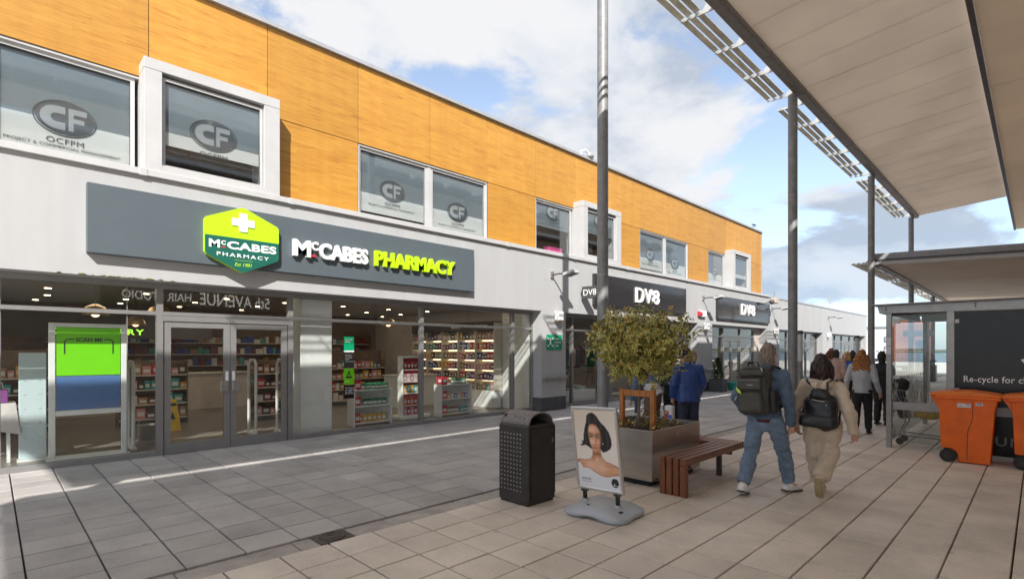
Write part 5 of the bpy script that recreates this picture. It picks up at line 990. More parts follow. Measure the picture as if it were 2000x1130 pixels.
# ------------------------------------------------------------------ street furniture
def lamp_column():
    x, y = -5.87, 8.28
    t = thing('lamp_column', 'tall plain grey lamp column rising out of the picture behind the poster board', 'lamp column', (x, y, 0))
    m = MB(); m.tube([(x, y, -.04), (x, y, 2.4), (x, y, 8.44)], [.105, .105, .102], 20); m.build('column', 'steel_pole', t); MB().lathe([(.20, -.02), (.20, .012), (.13, .02), (.107, .10)], x, y, 20).build('base_plate', 'galv', t); MB().lathe([(.106, 0), (.109, .004), (.109, .03), (.106, .034)], x, y, 20, 3.1).build('collar', 'galv', t)
    MB().lathe([(.112, 0), (.112, .05), (0, .07)], x, y, 20, 8.441).build('cap', 'galv', t)
lamp_column()
def litter():
    t = thing('litter_bin', 'square black litter bin with a domed grey hood and rows of studs', 'litter bin', (-4.12, 4.34, 0)); x0, x1, y0, y1 = -4.35, -3.89, 4.11, 4.57
    m = MB(); m.box(x0, x1, y0, y1, .02, .875, .016); m.box(x0+.02, x1-.02, y0+.02, y1-.02, -.01, .02); m.build('body', 'bin_black', t)
    m = MB(); m.box(x1+.0005, x1+.006, y0+.065, y1-.035, .10, .84, .003); d = m.build('door', 'bin_black', t); MB().box(x1+.0062, x1+.013, y1-.075, y1-.05, .66, .72, .003).build('handle', 'bin_dome', d)
    m = MB()
    for y in (y0+.05, y1-.02): m.box(x1+.0004, x1+.009, y-.004, y+.004, .09, .85)
    m.box(x1+.0004, x1+.009, y0+.05, y1-.02, .842, .85); m.build('trim', 'black_rubber', t)
    m = MB(); k = 14; yc = (y0+y1)/2; r0 = .205; P = []
    for i in range(k+1): a = PI*i/k; P.append((yc-r0*math.cos(a), .875+.135*math.sin(a)))
    for i in range(k+1): a = PI*(1-i/k); P.append((yc-(r0-.012)*math.cos(a), .872+.123*math.sin(a)))
    m.prism(P, 'x', x0+.012, x1-.012); m.build('hood', 'bin_dome', t)
    m = MB(); m.box(x0+.05, x0+.06, y0+.05, y1-.05, .85, .975); m.box(x0+.02, x1-.02, y0+.02, y1-.02, .8755, .88); m.build('liner', 'black_rubber', t)
    m = MB(); m.box(x0+.2, x0+.208, y0+.06, yc, .88, .965); m.box(x1-.10, x1-.095, y0+.05, y0+.15, .88, .955); m.build('inner_plate', 'bin_dome', t)
    pr = None
    for i in range(7):
        for j in range(14):
            o = pr.copy() if pr else MB().add([(-.008, 0, -.006), (.008, 0, -.006), (.008, 0, .006), (-.008, 0, .006), (-.004, -.006, -.001), (.004, -.006, -.001), (.004, -.006, .004), (-.004, -.006, .004)], [(4, 5, 6, 7), (0, 1, 5, 4), (1, 2, 6, 5), (2, 3, 7, 6), (3, 0, 4, 7)]).build('stud', 'stud', t, local=True)
            if pr: COL.objects.link(o)
            pr = pr or o; o.location = (x0+.055+i*.049+4.12, y0-4.34, .155+j*.0475)
litter()
def planter():
    t = thing('planter', 'square brushed steel planter holding the round tree', 'planter', (-3.88, 6.41, 0)); x0, x1, y0, y1 = -4.42, -3.36, 5.77, 7.06; h = .70; w = .018
    for k, b in enumerate(((x0, x1, y0, y0+w), (x0, x1, y1-w, y1), (x0, x0+w, y0+w, y1-w), (x1-w, x1, y0+w, y1-w))): MB().box(*b, .075, h, .004).build('side_panel', 'planter_steel', t)
    m = MB(); m.box(x0+.07, x1-.07, y0+.07, y1-.07, -.01, .10); m.build('plinth', 'black_rubber', t)
    s = MB(); n = 16; vs = []; fs = []
    for i in range(n+1):
        for j in range(n+1): x = x0+w+(x1-x0-2*w)*i/n; y = y0+w+(y1-y0-2*w)*j/n; vs.append((x, y, .635+.03*noise.noise(Vector((x*4, y*4, 0)))+.015*noise.noise(Vector((x*13, y*13, 3)))))
    for i in range(n):
        for j in range(n): a = i*(n+1)+j; fs.append([a, a+n+1, a+n+2, a+1])
    s.add(vs, fs); s.build('soil', 'soil', t)
    m = MB(); m.ball((x1+.004, 6.42, .60), (.006, .018, .022), 10, 6); m.build('bolt', 'silver_frame', t)
    t = thing('tree_stakes', 'orange-brown timber stake frame holding the round tree upright', 'tree stake', (-3.85, 6.2, .63))
    for x in (-4.075, -3.60): MB().box(x-.032, x+.032, 6.18, 6.24, .58, 1.165, .005).build('post', 'stake_wood', t)
    MB().box(-4.042, -3.633, 6.185, 6.235, 1.075, 1.16, .005).build('crossbar', 'stake_wood', t); m = MB(); m.tube([(-3.87, 6.24, 1.11), (-3.83, 6.33, 1.11), (-3.87, 6.36, 1.11), (-3.90, 6.33, 1.11), (-3.86, 6.24, 1.11)], .010, 6); m.build('tie', 'black_rubber', t)
    m = MB(); rnd = random.Random(21)
    for k in range(520):
        a = rnd.uniform(0, 2*PI); x = rnd.uniform(x0+.06, x1-.06); y = rnd.uniform(y0+.05, y1-.06); c = noise.noise(Vector((x*3.1, y*3.1, 5)))
        if c < -.05: continue
        z = .64+rnd.uniform(0, .20)*(c+.5); d = Vector((rnd.uniform(-1, 1), rnd.uniform(-1, 1), rnd.uniform(.2, 1))).normalized()*rnd.uniform(.025, .05); s = d.cross(Vector((rnd.random()-.5, rnd.random()-.5, .4))).normalized()*.012; p = Vector((x, y, z)); m.mm(rnd.choice((0, 0, 1, 2))); m.add([p-d, p+s, p+d, p-s], [(0, 1, 2, 3)])
        if k % 3 == 0: m.mm(3); m.tube([(x, y, .63), (x+d.x*.4, y+d.y*.4, z)], .003, 4)
    tag(m.build('underplanting', ['leaf_brown', 'dry_leaf', 'leaf_edge', 'bark']), kind='stuff')
planter()
def tree():
    t = thing('round_tree', 'small standard tree with a rounded crown of yellow-edged leaves growing in the steel planter', 'tree', (-3.95, 6.36, .62)); rnd = random.Random(12); c = Vector((-3.93, 6.40, 1.76))
    m = MB(); m.tube([(-3.905, 6.345, .58), (-3.90, 6.35, .9), (-3.895, 6.36, 1.2), (-3.90, 6.37, 1.45), (-3.91, 6.38, 1.7)], [.028, .022, .022, .02, .012], 10)
    tips = []
    for k in range(44):
        a = rnd.uniform(0, 2*PI); e = rnd.uniform(-.35, 1.35); L = rnd.uniform(.30, .66); d = Vector((math.cos(a)*math.cos(e), math.sin(a)*math.cos(e), math.sin(e)*.7)); b = Vector((-3.90, 6.37, rnd.uniform(1.28, 1.68))); mid = b+d*L*.5+Vector((0, 0, .05)); tip = b+d*L+Vector((0, 0, .03)); m.tube([b, mid, tip], [.009, .006, .003], 5); tips.append(tip)
    m.build('trunk', 'bark', t); m = MB()
    def leaf(p, d, n, L):
        s = d.cross(n).normalized(); up = s.cross(d).normalized(); w = L*.24
        def P(u, v, h=0): return p+d*(u*L)+s*(v*w)+up*(h*L)
        o = [P(0, 0), P(.28, .8, .05), P(.62, .85, .02), P(1, 0, -.12), P(.62, -.85, .02), P(.28, -.8, .05)]; i = [P(.10, 0, .003), P(.32, .42, .03), P(.60, .42, .0), P(.84, 0, -.06), P(.60, -.42, .0), P(.32, -.42, .03)]
        k0, k1 = (2, 3) if rnd.random() < .10 else (0, 1); m.mm(k0); m.add([*i], [(0, 1, 2, 3), (0, 3, 4, 5)]); m.mm(k1); m.add([*o, *i], [(0, 1, 7, 6), (1, 2, 8, 7), (2, 3, 9, 8), (3, 4, 10, 9), (4, 5, 11, 10), (5, 0, 6, 11)])
    n = 0
    for sp in range(1000):
        while True:
            v = Vector((rnd.gauss(0, 1), rnd.gauss(0, 1), rnd.gauss(0, 1))).normalized(); 
            if v.z > -.85: break
        lump = 1+.20*noise.noise(v*2.3+Vector((3, 1, 7)))+.12*noise.noise(v*5.1)
        if noise.noise(v*3.1+Vector((9, 2, 4))) < -.34 and rnd.random() < .7: continue
        r = (rnd.random()**.42)*lump
        p = c+Vector((v.x*.65*r, v.y*.65*r, v.z*(.50 if v.z > 0 else .56)*r)); p.z += .02; q_ = 1-.42*max(0, -v.z)**1.2; p.x = c.x+(p.x-c.x)*q_; p.y = c.y+(p.y-c.y)*q_
        if rnd.random() < .09: p += v*rnd.uniform(.05, .16)
        tw = (v+Vector((rnd.uniform(-.5, .5), rnd.uniform(-.5, .5), rnd.uniform(-.5, .7)))).normalized(); L = rnd.uniform(.10, .2); k = rnd.randint(5, 9)
        for q in range(k):
            u = q/k; base = p+tw*(u-.5)*L*1.5; a = q*2.4+rnd.random(); ref = tw.orthogonal().normalized(); sd = (Matrix.Rotation(a, 3, tw) @ ref); d = (tw*.55+sd*.9+Vector((0, 0, -.25))).normalized(); leaf(base, d, (tw+Vector((0, 0, .8))).normalized(), rnd.uniform(.045, .105)); n += 1
    m.build('crown', ['leaf_green', 'leaf_edge', 'leaf_rust', 'leaf_gold'], t)
tree()
def bench():
    t = thing('bench', 'brown slatted timber bench wrapped round the far corner of the steel planter', 'bench', (-3.0, 6.4, 0))
    sw, gp = .068, .018; xs = [-2.87-k*(sw+gp) for k in range(4)]; yA = 5.66
    # near run: four boards that turn down as a leg; far run at right angles along the back of the planter
    for x in xs:
        MB().box(x-sw, x, yA, 7.064, .355, .44, .005).build('slat', 'bench_wood', t); MB().box(x-sw, x, yA+.003, yA+.083, -.005, .353, .004).build('leg_slat', 'bench_leg', t)
    for k in range(4):
        y = 7.072+k*(sw+gp); MB().box(-4.35, -2.868, y, y+sw, .355, .44, .005).build('slat', 'bench_wood', t); MB().box(-4.34, -4.26, y, y+sw, -.005, .353, .004).build('leg_slat', 'bench_leg', t)
    m = MB(); m.box(-3.22, -2.90, 7.0, 7.05, .305, .353); m.box(-3.22, -2.90, 5.80, 5.86, .305, .353); m.box(-3.10, -3.04, 7.0, 7.05, 0, .305); m.box(-3.3, -3.25, 7.09, 7.40, .305, .353); m.tube([(-3.36, 5.87, .09), (-3.16, 5.87, .09)], .018, 8); m.build('frame', 'iron', t)
bench()
# ------------------------------------------------------------------ poster board on its moulded base
def sm(a, b, x): x = max(0, min(1, (x-a)/(b-a))) if b != a else 0; return x*x*(3-2*x)
def ell(x, y, cx, cy, rx, ry): return math.hypot((x-cx)/rx, (y-cy)/ry)
def inpoly(x, y, P):
    """signed distance to a closed outline, negative inside"""
    d = 9.; c = False; n = len(P)
    for i in range(n):
        ax, ay = P[i]; bx, by = P[i-1]; ex, ey = bx-ax, by-ay; t = max(0, min(1, ((x-ax)*ex+(y-ay)*ey)/(ex*ex+ey*ey+1e-12))); d = min(d, math.hypot(x-ax-t*ex, y-ay-t*ey))
        if (ay > y) != (by > y) and x < (bx-ax)*(y-ay)/(by-ay)+ax: c = not c
    return -d if c else d
HAIR = [(.30, .17), (.33, .08), (.38, .045), (.46, .035), (.54, .055), (.60, .10), (.66, .155), (.76, .205), (.83, .27), (.87, .35), (.87, .43), (.83, .48), (.74, .515), (.655, .53), (.60, .50), (.58, .40), (.40, .40), (.41, .46), (.44, .505), (.38, .50), (.30, .47), (.24, .455), (.15, .475), (.11, .455), (.17, .43), (.12, .405), (.20, .40), (.215, .33), (.245, .25)]
FACE = [(.385, .21), (.42, .185), (.49, .18), (.55, .20), (.595, .245), (.612, .31), (.615, .38), (.605, .44), (.575, .49), (.535, .525), (.495, .54), (.455, .525), (.425, .48), (.40, .43), (.385, .36), (.375, .28)]
BODY = [(-.1, .70), (.0, .655), (.06, .640), (.20, .645), (.33, .625), (.385, .59), (.40, .53), (.42, .46), (.60, .46), (.605, .55), (.63, .60), (.70, .64), (.84, .66), (.96, .69), (1.1, .74), (1.1, .80), (.96, .80), (.86, .815), (.70, .84), (.55, .83), (.40, .79), (.30, .755), (.20, .745), (.14, .76), (.06, .68), (-.1, .72)]
def portrait(u, v, nz):
    """photographic print of the poster: u 0..1 left to right, v 0..1 top to bottom"""
    def mix(a, b, t): t = max(0, min(1, t)); return tuple(a[i]+(b[i]-a[i])*t for i in range(3))
    def g(x, s): return math.exp(-(x/s)**2)
    c = mix((.66, .56, .45), (.80, .73, .66), sm(0, .8, v+.25*u)); A = .66   # height of a step in v relative to u
    skin = (.66, .33, .185); skd = (.25, .085, .04); skl = (.92, .62, .44); hair = (.016, .013, .014)
    if v > .62: c = mix(c, (.74, .74, .76), sm(-.0, .02, v-(.70+.12*u if u > .2 else .66)))
    b = inpoly(u, v, BODY)
    if b < .01:
        k = mix(skin, skl, .55*g(u-.30, .13)*g(v-.70, .05)+.35*g(u-.62, .14)*g(v-.735, .045)+.25*sm(.3, .7, nz(u*4, v*5)))
        k = mix(k, skd, .75*g(v-.555, .035)*sm(.36, .45, u)*sm(.64, .58, u)); k = mix(k, skd, .45*g(u-.41, .025)*g(v-.60, .05)); k = mix(k, skd, .35*g(v-(.685+.05*abs(u-.5)), .010)*sm(.15, .3, abs(u-.47)) if .1 < u < .9 else 0)
        k = mix(k, skl, .5*g(u-.5, .03)*g(v-.63, .03)); k = mix(k, skd, .5*sm(-.03, .0, b)*sm(.8, .95, u)+.45*sm(-.025, .0, b)); k = mix(k, skd, .5*sm(.12, .0, u))
        c = mix(c, k, sm(.006, -.006, b))
    h = inpoly(u, v, HAIR)+.012*(nz(u*16, v*14)-.5)
    c = mix(c, hair, sm(.008, -.010, h))
    if h < 0: st = .5+.5*math.sin(46*(u+.35*(v-.2)**2*(1 if u > .5 else -1))+5*nz(u*4, v*4)); c = mix(c, (.085, .07, .066), .5*st*st*sm(0, -.06, h))
    uo = u; u = .495+(u-.480)/1.27
    f = inpoly(u, v, FACE)
    if f < .012:
        k = mix(skin, skl, .75*g(u-.425, .045)*g(v-.41, .06)+.6*g(u-.46, .07)*g(v-.25, .035)+.35*g(u-.56, .03)*g(v-.415, .03)+.35*g(u-.49, .03)*g(v-.515, .015))
        k = mix(k, skd, .65*sm(.56, .62, u)*sm(.24, .40, v)+.5*sm(-.030, .0, f)); k = mix(k, skd, .35*g(u-.43, .03)*g(v-.465, .03)+.3*g(u-.575, .03)*g(v-.46, .04))
        k = mix(k, skl, .75*g(u-.487, .010)*sm(.33, .36, v)*sm(.435, .40, v)+.7*g(u-.485, .014)*g(v-.42, .012)); k = mix(k, skd, .55*g(u-.510, .011)*sm(.31, .35, v)*sm(.44, .40, v)); k = mix(k, (.13, .045, .025), .75*g(v-.441, .006)*g(u-.490, .028))
        for ex, s in ((.430, -1), (.553, 1)):
            bv = .300-.010*s*(u-ex)/.04*s*1.0-.35*(u-ex)*s*(-.0)
            arch = .303+.9*(u-ex-.01*s)**2*4-.02*s*(u-ex)*4; k = mix(k, (.035, .018, .014), .92*g(v-arch, .0075)*sm(.052, .038, abs(u-ex)))
            k = mix(k, (.13, .05, .03), .8*math.exp(-(ell(u, v, ex, .338, .046, .022))**2)); k = mix(k, (.72, .68, .64), .8*sm(1.1, .7, ell(u, v, ex, .343, .030, .0085))); k = mix(k, (.03, .015, .01), sm(1.2, .7, ell(u, v, ex-.002, .342, .012, .010))); k = mix(k, (.012, .01, .01), .95*g(v-(.334+2.2*(u-ex)**2), .0045)*sm(.044, .034, abs(u-ex-.004*s))); k = mix(k, (.05, .03, .02), .6*g(v-.353, .003)*sm(.034, .02, abs(u-ex)))
        lip = ell(u, v, .497, .482, .044, .017); k = mix(k, (.50, .17, .13), .9*sm(1.15, .75, lip)); k = mix(k, (.13, .03, .025), .9*g(v-.480-.3*abs(u-.497)*.1, .0035)*sm(.043, .034, abs(u-.497))); k = mix(k, (.85, .50, .42), .6*g(u-.490, .018)*g(v-.491, .0035)); k = mix(k, skd, .55*g(v-.505, .005)*g(u-.497, .025))
        c = mix(c, k, sm(.008, -.006, f))
    # locks over the forehead and cheek
    for P in ([(.36, .20), (.43, .175), (.39, .23), (.370, .31), (.385, .42), (.38, .45), (.355, .38), (.35, .28)], [(.52, .16), (.59, .205), (.640, .29), (.648, .40), (.63, .50), (.66, .50), (.66, .30), (.60, .17)]):
        c = mix(c, hair, sm(.006, -.006, inpoly(u, v, P)))
    u = uo
    if ell(u, v, .668, .420, .011, .008) < 1: c = (.75, .75, .75)
    if ell(u, v, .875, .90, .085, .057) < 1: c = (.022, .024, .027)
    return c
def board():
    t = thing('poster_board', 'silver framed pavement poster of a dark-haired model leaning forward on a grey moulded base', 'pavement sign', (-3.22, 4.53, 0)); M = Matrix.Translation((-3.215, 4.50, .235)) @ Matrix.Rotation(R(2.5), 4, 'Z') @ Matrix.Rotation(R(6.0), 4, 'X') @ Matrix.Rotation(R(-2.2), 4, 'Y'); w, h = .565, .885; fr = .032
    m = MB()
    for z0 in (0, h-fr): m.box(-w/2, w/2, -.018, .018, z0, z0+fr, .007)
    for x in (-w/2, w/2-fr): m.box(x, x+fr, -.0185, .0185, fr-.002, h-fr+.002, .007)
    m.xf(M).build('frame', 'silver_frame', t); m = MB(); m.box(-w/2+.01, w/2-.01, -.004, .012, .01, h-.01); m.xf(M).build('back_panel', 'paper', t)
    nx, ny = 96, 152; x0, x1, z0, z1 = -w/2+fr-.004, w/2-fr+.004, fr-.004, h-fr+.004; vs = [M @ Vector((x0+(x1-x0)*i/nx, -.0085, z1-(z1-z0)*j/ny)) for j in range(ny+1) for i in range(nx+1)]; fs = [[j*(nx+1)+i, (j+1)*(nx+1)+i, (j+1)*(nx+1)+i+1, j*(nx+1)+i+1] for j in range(ny) for i in range(nx)]
    m = MB(); m.add(vs, fs); p = m.build('poster', 'print', t); ca = p.data.color_attributes.new('print', 'FLOAT_COLOR', 'POINT'); buf = []
    for j in range(ny+1):
        for i in range(nx+1): buf += [*portrait(i/nx, j/ny, lambda a, b: .5+.5*noise.noise(Vector((a, b, 1.7)))), 1]
    ca.data.foreach_set('color', buf)
    L = MB(); N = M @ FNY; text_mb('JOICO', -.215, -.10, .105, .130, .001, .03, 1.1, M=N, at=.0088, mb=L); text_mb('HAIR COLOUR', -.215, -.10, .088, .096, .001, .0, 1.1, M=N, at=.0088, mb=L); L.build('lettering', 'goods_dark', t)
    L = MB(); text_mb('A', .17, .195, .075, .105, .001, .0, M=N, at=.0088, mb=L); text_mb('salon', .20, .235, .08, .09, .001, 0, M=N, at=.0088, mb=L); L.build('lettering', 'letter_white', t)
    for x in (-.20, .20):
        q = M @ Vector((x, 0, .0)); MB().tube([(q.x, q.y+.01, .10), (q.x, q.y, q.z)], .023, 14).build('spring_foot', 'black_rubber', t); MB().tube([(q.x, q.y+.012, .085), (q.x, q.y+.012, .128)], [.045, .034], 14).build('collar', 'base_plastic', t); b = MB(); b.box(x-.04, x+.04, -.02, .02, -.022, .0, .004); b.xf(M).build('clamp', 'frame_dark', t)
    # moulded base: rounded, pinched waist, domed top
    n = 48; rings = [(.97, .0), (1., .02), (1.0, .05), (.955, .075), (.84, .10), (.6, .113), (.3, .118), (.01, .119)]; vs = []; fs = []; cx, cy = -3.20, 4.54; rot = R(6)
    for s, z in rings:
        for k in range(n):
            a = 2*PI*k/n; ca_, sa = math.cos(a), math.sin(a); r = 1/(abs(ca_)**3.2+abs(sa)**3.2)**(1/3.2); r *= 1-.13*math.cos(2*a)**2*(1 if abs(sa) > .7 else .75); x, y = .385*r*ca_*s, .33*r*sa*s
            lift = .055*math.exp(-(x/.13)**2)*sm(.55, 1, s) if z < .03 else 0
            vs.append((cx+x*math.cos(rot)-y*math.sin(rot), cy+x*math.sin(rot)+y*math.cos(rot), z+lift*.5-.03*sm(.1, .4, abs(x))*(z > .06)))
    for i in range(len(rings)-1):
        for k in range(n): k2 = (k+1) % n; fs.append([i*n+k, i*n+k2, (i+1)*n+k2, (i+1)*n+k])
    fs.append(list(range(n))[::-1]); m = MB(); m.add(vs, fs, sm=True); m.build('base', 'base_plastic', t)
    m = MB(); m.box(-2.99, -2.91, 4.40, 4.47, .055, .094, .01); m.build('grip_hole', 'black_rubber', t); m = MB(); m.tube([(-3.27, 4.36, .10), (-3.27, 4.36, .1185)], .016, 10); m.build('filler_cap', 'black_rubber', t)
board()
def pot():
    t = thing('potted_conifer', 'clipped green conifer in a tall dark square pot against the second grey pillar', 'potted plant', (-9.25, 21.2, 0)); MB().box(-9.55, -9.0, 20.85, 21.4, -.005, .52, .02).build('pot', 'plinth_dark', t); MB().box(-9.5, -9.05, 20.9, 21.35, .521, .525).build('soil', 'soil', t); m = MB(); rnd = random.Random(3)
    for k in range(1500): u = rnd.random(); r = (.27*(1-u)**.7+.02)*rnd.uniform(.6, 1.08); a = rnd.uniform(0, 2*PI); p = Vector((-9.28+r*math.cos(a), 21.12+r*math.sin(a), .53+u*.85)); d = Vector((math.cos(a), math.sin(a), rnd.uniform(.3, 1.2))).normalized()*.05; s = d.cross(Vector((0, 0, 1))).normalized()*.018; m.add([p-d*.3, p+s, p+d, p-s], [(0, 1, 2, 3)])
    m.build('foliage', 'conifer', t); MB().tube([(-9.28, 21.12, .5), (-9.28, 21.12, 1.2)], .03, 7).build('trunk', 'bark', t)
    t = thing('plastic_tub', 'shallow teal plastic tub on the paving outside the second shop door', 'tub', (-9.0, 22.4, 0)); MB().lathe([(.24, -.005), (.30, .30), (.33, .31), (.33, .34), (.29, .34), (.23, .02), (0, .02)], -9.1, 22.3, 20).build('body', 'teal', t)
    t = thing('banner', 'narrow red and white feather banner beside the low shop row', 'banner', (-9.2, 29.6, 0)); MB().tube([(-9.2, 29.6, 0), (-9.2, 29.6, 1.9)], .02, 6).build('pole', 'galv', t); MB().box(-9.18, -8.95, 29.59, 29.60, .35, 1.85).build('cloth', 'red', t); m = MB(); m.box(-9.14, -9.0, 29.585, 29.5895, .5, .75); m.box(-9.14, -9.0, 29.585, 29.5895, 1.3, 1.5); m.build('print', 'letter_white', t); MB().box(-9.4, -8.95, 29.5, 29.7, -.01, .05).build('base', 'black_rubber', t)
pot()

def fallen_leaf():
    p = Vector((-.13, 3.45, .012)); m = MB(); m.add([p, p+Vector((.03, .02, .006)), p+Vector((.075, .0, .014)), p+Vector((.03, -.022, .004))], [(0, 1, 2), (0, 2, 3)]); m.tube([p, p+Vector((-.03, .004, .0))], .0018, 5); tag(m.build('fallen_leaf', 'leaf_gold'), 'small yellow fallen leaf on the beige paving near the right edge', 'leaf')
fallen_leaf()
# ------------------------------------------------------------------ people
def solid(name, chains, voxel, m, parent=None, smooth=3, disp=0., freq=8., seed=0., ext=None, aniso=(1, 1, 1)):
    """one continuous skin grown round overlapping tapered limbs"""
    mb = MB()
    for q in chains: mb.tube(q[0], q[1], 14, True, True, q[2] if len(q) > 2 else '')
    me = bpy.data.meshes.new(name); me.from_pydata(mb.v, [], mb.f); ob = bpy.data.objects.new(name, me); COL.objects.link(ob)
    r = ob.modifiers.new('r', 'REMESH'); r.mode = 'VOXEL'; r.voxel_size = voxel
    s = ob.modifiers.new('s', 'SMOOTH'); s.factor = .5; s.iterations = smooth
    dg = bpy.context.evaluated_depsgraph_get(); dg.update(); nm = bpy.data.meshes.new_from_object(ob.evaluated_get(dg)); bpy.data.objects.remove(ob); bpy.data.meshes.remove(me)
    if disp:
        n = len(nm.vertices); no = [v.normal.copy() for v in nm.vertices]
        for v, q in zip(nm.vertices, no):
            c = Vector((v.co.x*aniso[0], v.co.y*aniso[1], v.co.z*aniso[2]))*freq+Vector((seed, seed*2, 0)); v.co += q*disp*(noise.noise(c)+.5*noise.noise(c*2.3))
    nm.materials.clear(); nm.materials.append(MT[m]); nm.polygons.foreach_set('use_smooth', [True]*len(nm.polygons)); nm.update(); nm.name = name
    o = bpy.data.objects.new(name, nm); COL.objects.link(o)
    if parent is not None: o.parent = parent
    return o
V = Vector
def hand_chains(wr, dirv, palm_n, side, s, curl=.5):
    """palm, four bent fingers of unequal length and a thumb leaving the side of the palm"""
    d = V(dirv).normalized(); n = (V(palm_n)-d*V(palm_n).dot(d)).normalized(); w = d.cross(n)*side; wr = V(wr); out = []
    out.append(([wr-d*.03*s, wr+d*.03*s, wr+d*.085*s], [(.026*s, .020*s), (.038*s, .018*s), (.040*s, .014*s)]))
    for k, (o, L) in enumerate(((.030, .066), (.010, .076), (-.010, .070), (-.029, .055))):
        b = wr+d*.085*s+w*o*s; c = curl; p1 = b+(d*math.cos(c)+n*math.sin(c))*L*.45*s; p2 = p1+(d*math.cos(c*2)+n*math.sin(c*2))*L*.32*s; p3 = p2+(d*math.cos(c*2.7)+n*math.sin(c*2.7))*L*.22*s; out.append(([b-d*.03*s, b, p1, p2, p3], [.0095*s, .0092*s, .0088*s, .0082*s, .007*s]))
    b = wr+d*.025*s+w*.030*s; p1 = b+(d*.6+w*.6+n*.35).normalized()*.035*s; p2 = p1+(d*.85+w*.15+n*.4).normalized()*.03*s; out.append(([b-w*.01*s, b, p1, p2], [.014*s, .012*s, .0105*s, .008*s])); return out
def person(label, loc, rz, height, P, wear, group=None, vox=.012, hv=None, skin='skin', hair=None, face=True):
    """P: joints in metres for a 1.75 m figure that faces +y; wear: garments"""
    s = height/1.75; J = {k: V(v)*s for k, v in P.items() if isinstance(v, tuple)}
    ch = []; hd = J['head']; yaw = P.get('yaw', 0.); pit = P.get('pitch', 0.)
    HM = Matrix.Translation(hd) @ Matrix.Rotation(yaw, 4, 'Z') @ Matrix.Rotation(pit, 4, 'X') @ Matrix.Scale(P.get('hsc', 1.06), 4); h = lambda x, y, z: HM @ (V((x, y, z))*s)
    ch.append(([h(0, .035, -.115), h(0, .025, -.07), h(0, .005, -.01), h(0, -.012, .05), h(0, -.015, .085)], [(.038*s, .045*s), (.060*s, .072*s), (.073*s, .092*s), (.072*s, .090*s), (.050*s, .066*s)]))
    ch.append(([h(0, .085, .005), h(0, .112, -.032)], [.010*s, .014*s])); ch.append(([h(-.028, .09, -.068), h(.028, .09, -.068)], [.010*s, .010*s])); ch.append(([h(0, .07, -.11), h(0, .075, -.112)], [.018*s, .018*s]))
    for e in (-1, 1): ch.append(([h(e*.074, -.005, -.04), h(e*.082, -.014, .012)], [(.008*s, .016*s), (.009*s, .020*s)]))
    ch.append(([J['chest'], J['neck'], h(0, -.005, -.06)], [(.075*s, .07*s), (.058*s, .060*s), (.055*s, .058*s)]))
    tw = P.get('girth', 1.0)
    ch.append(([J['pelvis'], J['waist'], J['chest'], J['chest']+(J['neck']-J['chest'])*.55], [(.135*s*tw, .10*s*tw), (.12*s*tw, .095*s*tw), (.145*s, .10*s), (.09*s, .07*s)]))
    for e in 'LR':
        sg = -1 if e == 'L' else 1
        ch.append(([J['sh'+e], J['el'+e], J['wr'+e]], [.048*s, .038*s, .026*s])); ch.append(([J['sh'+e], J['chest']], [.055*s, .07*s]))
        ch.append(([J['hp'+e], J['kn'+e], J['an'+e]], [.075*s, .052*s, .036*s])); ch.append(([J['an'+e], J['an'+e]+(J['to'+e]-J['an'+e])*.6, J['to'+e]], [(.034*s, .04*s), (.038*s, .028*s), (.034*s, .02*s)]))
        d = (J['wr'+e]-J['el'+e]).normalized(); ch += hand_chains(J['wr'+e], P.get('hd'+e, d), P.get('hn'+e, V((-sg, 0, 0))), P.get('hs'+e, sg), s, P.get('curl', .45))
    b = solid('person', ch, hv or vox, skin, None, 2); b.location = loc; b.rotation_euler = (0, 0, rz); tag(b, label, 'person', group)
    if face:
        for e in (-1, 1): MB().ball(tuple(h(e*.031, .083, .008)), .011*s, 8, 5).build('eye', 'hair_dark', b, local=True)
        m = MB(); m.tube([h(-.024, .098, -.070), h(0, .103, -.069), h(.024, .098, -.070)], .005*s, 6); m.build('mouth', 'maroon', b, local=True)
    if hair: hair(b, h, s)
    for g in wear: g(b, J, s, h)
    return b
def short_hair(m, vox=.009):
    def f(b, h, s): solid('hair', [([h(0, -.02, -.055), h(0, -.028, .0), h(0, -.022, .055), h(0, -.012, .092)], [(.072*s, .064*s), (.086*s, .084*s), (.087*s, .098*s), (.066*s, .080*s)]), ([h(0, .04, .085), h(0, .06, .075)], [(.055*s, .03*s), (.05*s, .02*s)]), ([h(0, -.050, -.070), h(0, -.055, -.03)], [(.055*s, .022*s), (.066*s, .03*s)])], vox, m, b, 1, .010, 55)
    return f
def bob_hair(m, vox=.009):
    def f(b, h, s):
        c = [([h(0, -.03, .10), h(0, -.035, .03), h(0, -.042, -.03), h(0, -.045, -.075), h(0, -.047, -.115)], [(.075*s, .085*s), (.098*s, .105*s), (.108*s, .094*s), (.112*s, .078*s), (.095*s, .055*s)])]
        for e in (-1, 1): c.append(([h(e*.07, .0, .06), h(e*.095, .015, -.05), h(e*.10, .01, -.10)], [.035*s, .034*s, .028*s]))
        solid('hair', c, vox, m, b, 2, .012, 16, 3, aniso=(2.2, 2.2, .8))
    return f
